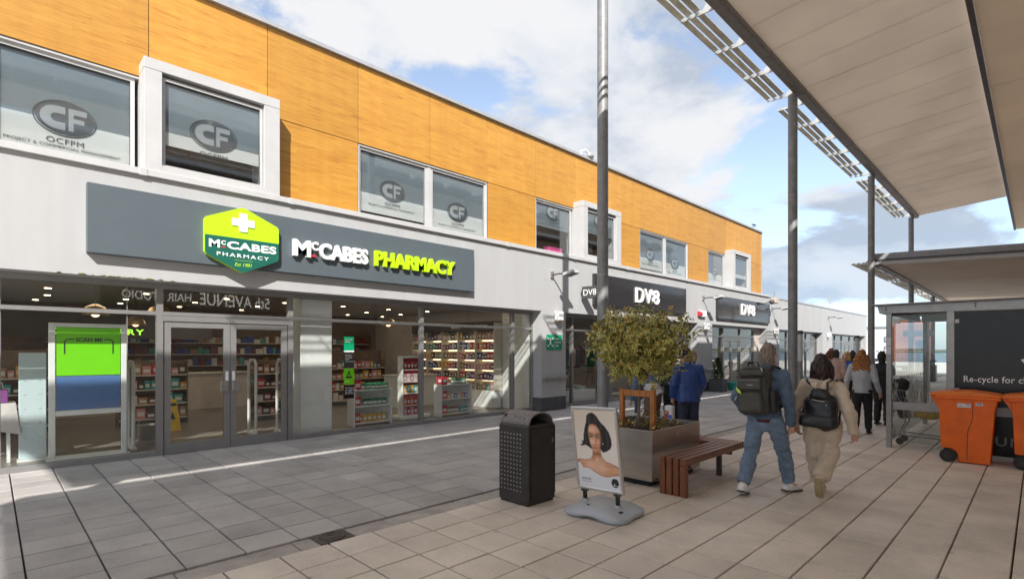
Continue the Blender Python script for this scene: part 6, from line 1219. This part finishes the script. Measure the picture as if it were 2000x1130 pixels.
def long_hair(m, length=.30, wid=.13, vox=.012, d=.022):
    def f(b, h, s): solid('hair', [([h(0, -.01, .10), h(0, -.03, .04), h(0, -.045, -.06), h(0, -.055, -.06-length*.5), h(0, -.06, -.06-length*.8), h(0, -.06, -.06-length)], [(.06*s, .07*s), (.092*s, .10*s), (wid*.95*s, .085*s), (wid*1.06*s, .07*s), (wid*.9*s, .055*s), (wid*.45*s, .03*s)]), ([h(-.085, .01, .03), h(-.105, .01, -.12)], [.03*s, .035*s]), ([h(.085, .01, .03), h(.105, .01, -.12)], [.03*s, .035*s])], vox, m, b, 1, d, 26)
    return f
def sleeves(J, s, r0, r1, r2, end=.0):
    o = []
    for e in 'LR':
        w = J['wr'+e]+(J['el'+e]-J['wr'+e])*end; o.append(([J['sh'+e], (J['sh'+e]+J['el'+e])/2, J['el'+e], (J['el'+e]+w)/2, w], [r0*s, r0*.93*s, r1*s, (r1+r2)/2*s, r2*s], 'e'))
        o.append(([J['sh'+e]*.85+J['neck']*.15-V((0, 0, .02*s)), J['neck']*.75+J['chest']*.25], [r0*1.0*s, .085*s]))
    return o
def top(m, g=1., hem=-.10, r=(.072, .060, .048), vox=.012, d=.012, fr=9, collar=True, name='jacket', end=.06, hemw=1., vz=1.4):
    def f(b, J, s, h):
        up = (J['neck']-J['pelvis']).normalized(); hm = J['pelvis']+up*hem*s
        c = [([hm, J['pelvis']+up*.05*s, J['waist'], J['chest'], J['chest']+(J['neck']-J['chest'])*.6], [(.178*s*g*hemw, .132*s*g*hemw), (.172*s*g, .130*s*g), (.168*s*g, .128*s*g), (.185*s*(g+1)/2, .128*s*g), (.120*s, .095*s)], 's')]+sleeves(J, s, *r, end)
        if collar: c.append(([J['neck']-(J['neck']-J['chest'])*.25, J['neck']+(h(0, 0, 0)-J['neck'])*.12], [(.085*s, .080*s), (.076*s, .074*s)]))
        solid(name, c, vox, m, b, 3, d, fr, 1.3, aniso=(1, 1, vz))
    return f
def bottoms(m, r=(.105, .078, .062), vox=.012, d=.010, fr=9, waist=.06, g=1., end=.05, name='trousers', vz=1.6, seat=1.):
    def f(b, J, s, h):
        c = [([J['pelvis']+(J['waist']-J['pelvis'])*.55, J['pelvis'], J['pelvis']-V((0, 0, .09*s))], [(.150*s*g, .118*s*g), (.165*s*g*seat, .128*s*g*seat), (.135*s*g, .11*s*g)])]
        for e in 'LR': a = J['an'+e]+(J['kn'+e]-J['an'+e])*end; c.append(([J['hp'+e], (J['hp'+e]*.55+J['kn'+e]*.45), J['kn'+e], (J['kn'+e]+a)/2, a], [r[0]*s*g, r[0]*.93*s*g, r[1]*s*g, (r[1]+r[2])/2*s*g, r[2]*s*g], 'e'))
        solid(name, c, vox, m, b, 3, d, fr, 4.1, aniso=(1, 1, vz))
    return f
def shoes(m, k=1., vox=.009, sole=None):
    def f(b, J, s, h):
        for e in 'LR':
            a, t = J['an'+e], J['to'+e]; d = (t-a); hl = V(P_heel(a, t)); solid('shoe', [([hl, (hl+t)/2, t], [(.040*s*k, .034*s*k), (.045*s*k, .032*s*k), (.040*s*k, .026*s*k)]), ([a+(V((0, 0, .0))), hl+(t-hl)*.22], [(.044*s*k, .048*s*k), (.046*s*k, .045*s*k)])], vox, m, b, 2)
            if sole:
                dn = (t-hl).normalized(); up = (a-hl); up = (up-dn*up.dot(dn)).normalized(); mb = MB(); off = up*-.033*s; mb.tube([hl+off-dn*.03*s, hl+off*1.05+(t-hl)*.5, t+off*.9+dn*.02*s], [(.038*s*k, .010*s), (.043*s*k, .009*s), (.034*s*k, .009*s)], 12, True, True); mb.build('sole', sole, b, local=True)
    return f
def P_heel(a, t):
    d = (t-a); back = V((d.x, d.y, 0)); back = back.normalized() if back.length > .02 else V((0, 1, 0)); drop = V((0, 0, -1))
    ax = d.normalized(); n = V((ax.x*0, 0, 0)); q = a-ax*.055+((V((0, 0, -1)) if abs(ax.z) < .8 else -back*-1) * .045); return q
STAND = dict(pelvis=(0, 0, .95), waist=(0, .0, 1.10), chest=(0, -.01, 1.32), neck=(0, -.015, 1.475), head=(0, .01, 1.625), shL=(-.185, -.01, 1.42), shR=(.185, -.01, 1.42), elL=(-.235, -.04, 1.13), elR=(.235, -.04, 1.13), wrL=(-.245, .03, .87), wrR=(.245, .03, .87), hpL=(-.09, 0, .92), hpR=(.09, 0, .92), knL=(-.10, .02, .50), knR=(.10, .02, .50), anL=(-.11, -.02, .085), anR=(.11, -.02, .085), toL=(-.125, .15, .03), toR=(.125, .15, .03))
def pose(**k): d = dict(STAND); d.update(k); return d
def rbox(mb, x0, x1, y0, y1, z0, z1, c=.02): return mb.box(x0, x1, y0, y1, z0, z1, c)
def softbox(name, x0, x1, y0, y1, z0, z1, m, parent, bev=.04, seg=3, M=None, taper=1., disp=0.):
    bm = bmesh.new(); bmesh.ops.create_cube(bm, size=1)
    for v in bm.verts:
        t = taper if v.co.z > 0 else 1.; v.co = ((x0+x1)/2+v.co.x*(x1-x0)*t, (y0+y1)/2+v.co.y*(y1-y0)*(t if taper != 1 else 1), (z0+z1)/2+v.co.z*(z1-z0))
    bmesh.ops.bevel(bm, geom=bm.edges[:], offset=bev, segments=seg, affect='EDGES', profile=.55); 
    if disp:
        bmesh.ops.subdivide_edges(bm, edges=[e for e in bm.edges if e.calc_length() > .06], cuts=4, use_grid_fill=True); bm.normal_update(); nn = [(v, v.normal.copy()) for v in bm.verts]
        for v, n in nn: v.co += n*disp*noise.noise(v.co*11)
    if M is not None: bm.transform(M)
    me = bpy.data.meshes.new(name); bm.to_mesh(me); bm.free(); me.materials.append(MT[m]); me.polygons.foreach_set('use_smooth', [True]*len(me.polygons)); o = bpy.data.objects.new(name, me); COL.objects.link(o); o.parent = parent; return o

def denim_man():
    P = pose(pelvis=(0, 0, .955), waist=(-.01, .01, 1.10), chest=(-.01, .0, 1.32), neck=(0, .02, 1.475), head=(.025, .045, 1.635), yaw=-.25, shL=(-.195, .0, 1.405), shR=(.195, .0, 1.41), elL=(-.315, -.10, 1.13), wrL=(-.205, .10, .93), hdL=V((.5, .8, -.4)), elR=(.265, -.05, 1.12), wrR=(.262, .07, .84), hdR=V((-.1, .25, -1)),
             hpL=(-.095, 0, .91), hpR=(.095, .0, .91), knL=(-.16, -.01, .49), anL=(-.185, -.22, .115), toL=(-.20, -.06, .035), knR=(.135, .23, .50), anR=(.165, .33, .09), toR=(.235, .49, .04), girth=1.1, hsc=1.13)
    LOC = (-2.27, 6.46, 0); b = person('man walking away in a denim jacket and jeans with a dark backpack', LOC, R(2), 1.735, P, [
        top('denim_jacket', 1.06, -.02, (.082, .070, .058), .008, .020, 5.5, True, 'jacket', .10, .98), bottoms('jeans', (.108, .084, .078), .008, .020, 5, end=.09, vz=2.2), shoes('shoe_white', 1.28, .008, 'black_rubber')], hv=.0065, vox=.008, hair=short_hair('hair_grey', .008))
    m = MB(); m.tube([(-.15, -.03, .965), (.0, -.05, .95), (.14, -.02, .955)], [(.028, .09), (.028, .09), (.028, .09)], 10); 
    solid('shirt', [([(0, 0, .93), (0, 0, 1.0)], [(.168, .128), (.166, .126)])], .012, 'maroon', b, 2)
    solid('collar', [([(-.085, -.02, 1.455), (-.05, -.075, 1.475), (.03, -.078, 1.475), (.085, -.02, 1.46), (.08, .05, 1.44)], [.016, .02, .02, .018, .014])], .007, 'denim_jacket', b, 2)
    solid('hem_band', [([(-.15, -.085, .925), (0, -.135, .915), (.15, -.08, .925)], [(.012, .022), (.012, .022), (.012, .022)])], .008, 'denim_jacket', b, 2)
    for e in (1,): solid('cuff', [([(.262, .040, .895), (.262, .058, .862)], [.052, .052])], .008, 'denim_jacket', b, 2)
    t = thing('backpack', 'dark olive zipped backpack with a lime tag, worn on the man in denim', 'backpack', LOC, R(2)); M = Matrix.Translation((-.035, -.18, .955)) @ Matrix.Rotation(R(-4), 4, 'Y') @ Matrix.Rotation(R(-3), 4, 'X') @ Matrix.Scale(1.12, 4)
    softbox('body', -.165, .165, -.10, .07, .0, .50, 'pack_olive', t, .075, 5, M, .86, .02); softbox('lower_pocket', -.14, .11, -.165, -.09, .02, .24, 'pack_olive', t, .045, 4, M, .95, .008); softbox('upper_pocket', -.14, .10, -.145, -.09, .245, .375, 'pack_olive', t, .03, 3, M, .95, .006); softbox('top_pocket', -.135, .13, -.125, -.06, .39, .465, 'pack_olive', t, .028, 3, M, .9, .006); softbox('side_pocket', .15, .20, -.07, .05, .02, .25, 'pack_trim', t, .02, 3, M)
    q = MB(); q.tube([M @ V(p) for p in ((-.135, -.168, .235), (0, -.172, .246), (.10, -.168, .225), (.118, -.15, .15), (.115, -.15, .05))], .007, 6); q.tube([M @ V(p) for p in ((-.15, -.11, .385), (0, -.13, .39), (.13, -.11, .38), (.155, -.09, .3))], .006, 6); q.tube([M @ V(p) for p in ((-.15, -.09, .45), (0, -.115, .475), (.13, -.09, .455))], .007, 6); q.build('zip', 'pack_trim', t, local=True)
    q = MB(); q.tube([M @ V(p) for p in ((-.12, -.1475, .36), (.08, -.1475, .352))], .0035, 6); q.build('zip_line', 'galv', t, local=True); q = MB(); q.box(-.035, .02, -.150, -.146, .30, .308); q.xf(M).build('emblem', 'galv', t, local=True)
    q = MB(); q.add([(-.135, -.175, .285), (-.095, -.178, .25), (-.085, -.178, .215), (-.125, -.175, .235)], [(0, 1, 2, 3)]); q.add([(-.135, -.169, .285), (-.095, -.172, .25), (-.085, -.172, .215), (-.125, -.169, .235)], [(3, 2, 1, 0)]); q.xf(M).build('tag', 'letter_lime', t, local=True)
    q = MB(); q.tube([M @ V(p) for p in ((-.06, -.01, .49), (-.05, -.02, .535), (.04, -.02, .535), (.05, -.01, .49))], [(.014, .005)]*4, 8); q.build('handle', 'pack_trim', t, local=True)
    for e in (-1, 1):
        q = MB(); q.tube([(e*.085-.02, -.135, 1.44), (e*.115, -.06, 1.515), (e*.13, .06, 1.49), (e*.145, .14, 1.33), (e*.165, .12, 1.15), (e*.175, .0, 1.05), (e*.15, -.11, 1.02)], [(.028, .010)]*7, 8); q.build('strap', 'pack_trim', t, local=True)
    q = MB(); q.tube([M @ V((.10, -.115, .475)), M @ V((.115, -.13, .44))], .006, 6); q.tube([M @ V((-.15, -.13, .19)), M @ V((-.165, -.14, .15))], .006, 6); q.build('zip_pull', 'bracket', t, local=True)
denim_man()
def beige_woman():
    P = pose(pelvis=(0, 0, .955), waist=(0, -.0, 1.10), chest=(0, .02, 1.31), neck=(0, .045, 1.465), head=(-.01, .08, 1.625), pitch=-.1, hsc=1.16, shL=(-.185, .02, 1.385), shR=(.185, .02, 1.385), elL=(-.285, -.05, 1.10), wrL=(-.315, .06, .86), elR=(.32, -.07, 1.10), wrR=(.375, .0, .83), hdL=V((.25, .3, -1)), hdR=V((-.15, .3, -1)),
             hpL=(-.095, 0, .92), hpR=(.10, 0, .92), knL=(-.085, .12, .50), anL=(-.06, .21, .095), toL=(-.06, .38, .035), knR=(.085, .06, .50), anR=(.045, -.22, .24), toR=(.035, -.20, .05), girth=1.25)
    LOC = (-1.80, 6.88, 0); cc = 'beige_cotton'
    b = person('woman walking away in a beige hooded tracksuit with a small black backpack', LOC, R(2), 1.60, P, [
        top(cc, 1.14, -.03, (.088, .076, .058), .008, .026, 5, False, 'hooded_top', .05, 1.0), bottoms(cc, (.128, .105, .088), .008, .030, 4.5, g=1.06, end=.10, seat=1.06)], hv=.0065, vox=.008, hair=bob_hair('hair_plum', .008))
    s = 1.60/1.75
    solid('hood', [([V((-.13, .03, 1.44))*s, V((-.10, -.09, 1.43))*s, V((0, -.15, 1.395))*s, V((.10, -.09, 1.43))*s, V((.13, .03, 1.44))*s, V((.09, .1, 1.41))*s], [(.05*s, .05*s), (.06*s, .062*s), (.075*s, .068*s), (.06*s, .062*s), (.05*s, .05*s), (.03*s, .04*s)]), ([V((-.08, -.11, 1.40))*s, V((0, -.14, 1.31))*s, V((.08, -.11, 1.40))*s], [.05*s, .05*s, .05*s])], .009, cc, b, 3, .014, 12)
    for (a, k, r, nm) in ((V((-.06, .195, .135))*s, V((-.062, .18, .19))*s, .066, 'cuff'), (V((.045, -.18, .28))*s, V((.05, -.14, .33))*s, .070, 'cuff'), (V((-.312, .05, .885))*s, V((-.306, .03, .925))*s, .05, 'cuff'), (V((.370, .0, .86))*s, V((.362, -.01, .90))*s, .05, 'cuff')): solid(nm, [([a, k], [r*s, r*s*1.02])], .008, cc, b, 2, .004, 30)
    # left shoe flat, right shoe on its toe with the sole showing
    solid('shoe', [([V((-.06, .165, .045))*s, V((-.06, .27, .045))*s, V((-.06, .38, .035))*s], [.042*s, .045*s, .038*s]), ([V((-.06, .20, .05))*s, V((-.06, .2, .11))*s], [.045*s, .042*s])], .008, 'shoe_tan', b, 2)
    solid('shoe', [([V((.04, -.275, .265))*s, V((.04, -.25, .15))*s, V((.035, -.19, .045))*s], [(.043*s, .038*s), (.050*s, .034*s), (.045*s, .03*s)]), ([V((.04, -.25, .25))*s, V((.044, -.19, .29))*s], [.046*s, .046*s])], .008, 'shoe_tan', b, 2)
    solid('sole', [([V((.04, -.318, .275))*s, V((.04, -.285, .14))*s, V((.035, -.222, .038))*s], [(.044*s, .014*s), (.050*s, .013*s), (.046*s, .013*s)])], .007, 'sole_tan', b, 2)
    t = thing('backpack', 'small black drawstring backpack worn on the woman in the beige tracksuit', 'backpack', LOC, R(2)); M = Matrix.Translation((.015, -.165, .80)) @ Matrix.Rotation(R(4), 4, 'Y') @ Matrix.Rotation(R(-4), 4, 'X') @ Matrix.Scale(1.34, 4)
    softbox('body', -.140, .140, -.075, .06, .0, .30, 'black_nylon', t, .065, 5, M, .80, .03); softbox('flap', -.09, .08, -.085, .02, .25, .345, 'black_nylon', t, .035, 3, M, .75, .012); softbox('lower_panel', -.147, .147, -.09, .055, .005, .125, 'black_nylon', t, .045, 4, M, .98, .012)
    q = MB(); q.tube([M @ V(p) for p in ((-.05, -.092, .245), (0, -.098, .238), (.045, -.092, .24))], .005, 6); q.tube([M @ V(p) for p in ((-.125, -.07, .27), (-.08, -.08, .275))], .005, 6); q.tube([M @ V(p) for p in ((.06, -.095, .215), (.06, -.098, .205))], .006, 6); q.build('buckle', 'silver_frame', t, local=True)
    for e in (-1, 1): q = MB(); q.tube([M @ V((e*.045, -.03, .33)), V((e*.10, -.155, 1.37*s+.08)), V((e*.135, -.08, 1.36)), V((e*.15, .05, 1.36)), V((e*.17, .13, 1.2)), V((e*.19, .06, 1.05)), M @ V((e*.14, .02, .06))], [(.012, .006)]*7, 8); q.build('strap', 'black_nylon', t, local=True)
mat('sole_tan', (.36, .28, .14), .8, var=.15, bump=.3, bs=60)
beige_woman()
def others():
    walk = pose(knL=(-.10, .10, .50), anL=(-.11, .12, .085), toL=(-.12, .29, .03), knR=(.10, -.01, .49), anR=(.11, -.22, .13), toR=(.115, -.08, .035), wrL=(-.25, -.06, .88), wrR=(.25, .10, .88))
    person('woman with long curly ginger hair in a grey blazer and black trousers', (-2.53, 12.5, 0), R(2), 1.67, pose(knL=(-.095, .0, .50), anL=(-.10, -.12, .10), toL=(-.11, .04, .03), knR=(.095, .10, .50), anR=(.10, .10, .085), toR=(.11, .27, .03), elL=(-.27, -.03, 1.14), wrL=(-.30, .06, .90), elR=(.255, -.05, 1.13), wrR=(.30, .08, .88)), [top('grey_blazer', 1.0, -.07, (.070, .058, .046), .010, .008, 9, True, 'blazer', .05, 1.04), bottoms('black_cloth', (.100, .078, .066), .011, .006, 9), shoes('shoe_black')], hair=long_hair('hair_ginger', .36, .165, .010, .026), vox=.011)
    person('man in a dark coat standing half behind the shelter post', (-2.50, 14.25, 0), R(-20), 1.64, pose(elR=(.25, .08, 1.15), wrR=(.22, .32, 1.02), hdR=V((0, 1, 0))), [top('black_cloth', 1.1, -.18, (.078, .066, .052), .012, .010, 7, True, 'coat'), bottoms('black_cloth', (.105, .082, .07), .012), shoes('shoe_black')], hair=short_hair('hair_dark'), vox=.012, skin='skin_dark')
    # pair in conversation by the second pillar
    pm = pose(pelvis=(0, 0, .95), chest=(0, .01, 1.33), neck=(0, .02, 1.47), head=(-.01, .06, 1.615), yaw=.55, elL=(-.27, -.01, 1.12), wrL=(-.25, .10, .87), elR=(.27, .0, 1.13), wrR=(.24, .15, .95), girth=1.2)
    def cap(b, h, s): solid('cap', [([h(0, -.005, .06), h(0, -.005, .10)], [(.088*s, .10*s), (.074*s, .088*s)]), ([h(0, .09, .055), h(0, .14, .045)], [(.06*s, .010*s), (.045*s, .008*s)])], .009, 'black_cloth', b, 1); short_hair('hair_grey')(b, lambda x, y, z: h(x*.96, y*.96, z*.7-.02), s)
    b = person('man in a blue quilted jacket and dark cap standing behind the steel planter', (-4.36, 8.72, 0), R(48), 1.70, pm, [top('blue_puffer', 1.22, -.13, (.088, .078, .058), .011, .006, 8, True, 'quilted_jacket', .06, 1.02), bottoms('navy', (.105, .085, .075), .012), shoes('shoe_black')], hair=cap, vox=.011)
    q = MB(); M2 = Matrix.Translation((-4.36, 8.72, 0)) @ Matrix.Rotation(R(48), 4, 'Z'); s = 1.70/1.75; w = M2 @ (V((-.25, .12, .80))*s); q.box(w.x-.11, w.x+.05, w.y-.10, w.y+.02, w.z-.36, w.z-.06, .02); o = thing('shopping_bag', 'white plastic bag with red and blue print held by the man in the blue jacket', 'bag', tuple(w)); q.build('body', 'paper', o); q = MB(); q.box(w.x-.09, w.x-.02, w.y-.1035, w.y-.1005, w.z-.33, w.z-.15); q.build('red_print', 'red', o); q = MB(); q.box(w.x-.015, w.x+.04, w.y-.1035, w.y-.1005, w.z-.33, w.z-.22); q.build('blue_print', 'blue_hoodie', o); q = MB(); q.tube([(w.x-.07, w.y-.04, w.z-.06), (w.x-.04, w.y-.03, w.z+.0), (w.x, w.y-.04, w.z-.06)], .008, 6); q.build('handle', 'black_nylon', o)
    person('person in dark clothes facing the man in the blue jacket, hands raised', (-4.93, 9.22, 0), R(-140), 1.60, pose(elL=(-.25, .06, 1.15), wrL=(-.10, .30, 1.22), hdL=V((.5, .5, .5)), elR=(.25, .06, 1.15), wrR=(.12, .30, 1.18), hdR=V((-.5, .5, .4))), [top('conifer_cloth', 1.05, -.12, (.078, .066, .052), .013, .008, 8, True, 'jacket'), bottoms('black_cloth', (.105, .085, .075), .013), shoes('shoe_black')], hair=short_hair('hair_grey', .012), vox=.013)
    person('grey-haired person standing behind the man in the blue jacket, mostly hidden', (-4.78, 9.70, 0), R(160), 1.66, pose(), [top('navy', 1.08, -.12, vox=.013), bottoms('navy', vox=.013), shoes('shoe_black')], hair=short_hair('hair_grey', .012), vox=.013)
    bend = pose(pelvis=(0, -.04, .94), waist=(0, .02, 1.08), chest=(0, .17, 1.25), neck=(0, .29, 1.37), head=(0, .40, 1.43), pitch=-.5, shL=(-.18, .22, 1.31), shR=(.18, .22, 1.31), elL=(-.24, .26, 1.04), wrL=(-.19, .36, .82), elR=(.24, .26, 1.04), wrR=(.19, .36, .82), girth=1.25)
    b = person('stooping woman in a blue cardigan, pale blouse and brown trousers behind the round tree', (-5.0, 8.62, 0), R(98), 1.66, bend, [top('white_cloth', 1.20, -.06, (.070, .06, .046), .011, .010, 8, False, 'blouse', .3), bottoms('brown_cloth', (.125, .105, .085), .011, .014, 8, g=1.08), shoes('shoe_black')], hair=short_hair('hair_grey'), vox=.012)
    s = 1.66/1.75; J = {k: V(v)*s for k, v in bend.items() if isinstance(v, tuple)}
    solid('cardigan', [([J['waist']+V((0, .03, .04)), J['chest'], J['neck']-V((0, .05, .02))], [(.20*s, .165*s), (.215*s, .16*s), (.12*s, .10*s)]), ([V((-.1, .20, 1.0)), V((-.12, .26, .74)), V((-.1, .28, .56))], [(.10, .05), (.09, .04), (.07, .03)])]+sleeves(J, s, .082, .07, .058, .05), .012, 'denim_jacket', b, 3, .012, 8)
    # group walking ahead
    person('blonde woman in a bright blue hooded top walking towards the camera', (-3.94, 17.58, 0), R(165), 1.60, walk, [top('blue_hoodie', 1.12, .10, (.078, .064, .05), .013, .010, 8, True, 'hooded_top'), top('pale_cloth', 1.10, -.16, (.07, .06, .045), .013, .008, 8, False, 'coat', .4), bottoms('black_cloth', vox=.013), shoes('shoe_black')], hair=bob_hair('hair_blonde', .013), vox=.013)
    person('person with a mass of curly auburn hair ahead of the woman in beige', (-4.47, 18.17, 0), R(5), 1.72, walk, [top('pale_cloth', 1.05, -.12, vox=.013), bottoms('navy', vox=.013), shoes('shoe_black')], hair=long_hair('hair_auburn', .26, .19, .013, .03), vox=.013)
    person('short-haired man in a pale pink jacket ahead of the woman in beige', (-4.04, 16.91, 0), R(-10), 1.68, walk, [top('pink_cloth', 1.05, -.12, vox=.013), bottoms('brown_cloth', vox=.013), shoes('shoe_black')], hair=short_hair('hair_dark'), vox=.013)
    person('dark-haired person further up the street, showing between two women', (-4.51, 20.96, 0), R(0), 1.64, walk, [top('navy', 1.0, -.12, vox=.014), bottoms('black_cloth', vox=.014), shoes('shoe_black')], hair=bob_hair('hair_dark', .013), vox=.014)
mat('conifer_cloth', (.030, .060, .045), .8, var=.3); mat('pink_cloth', (.50, .33, .27), .85, var=.1)
others()
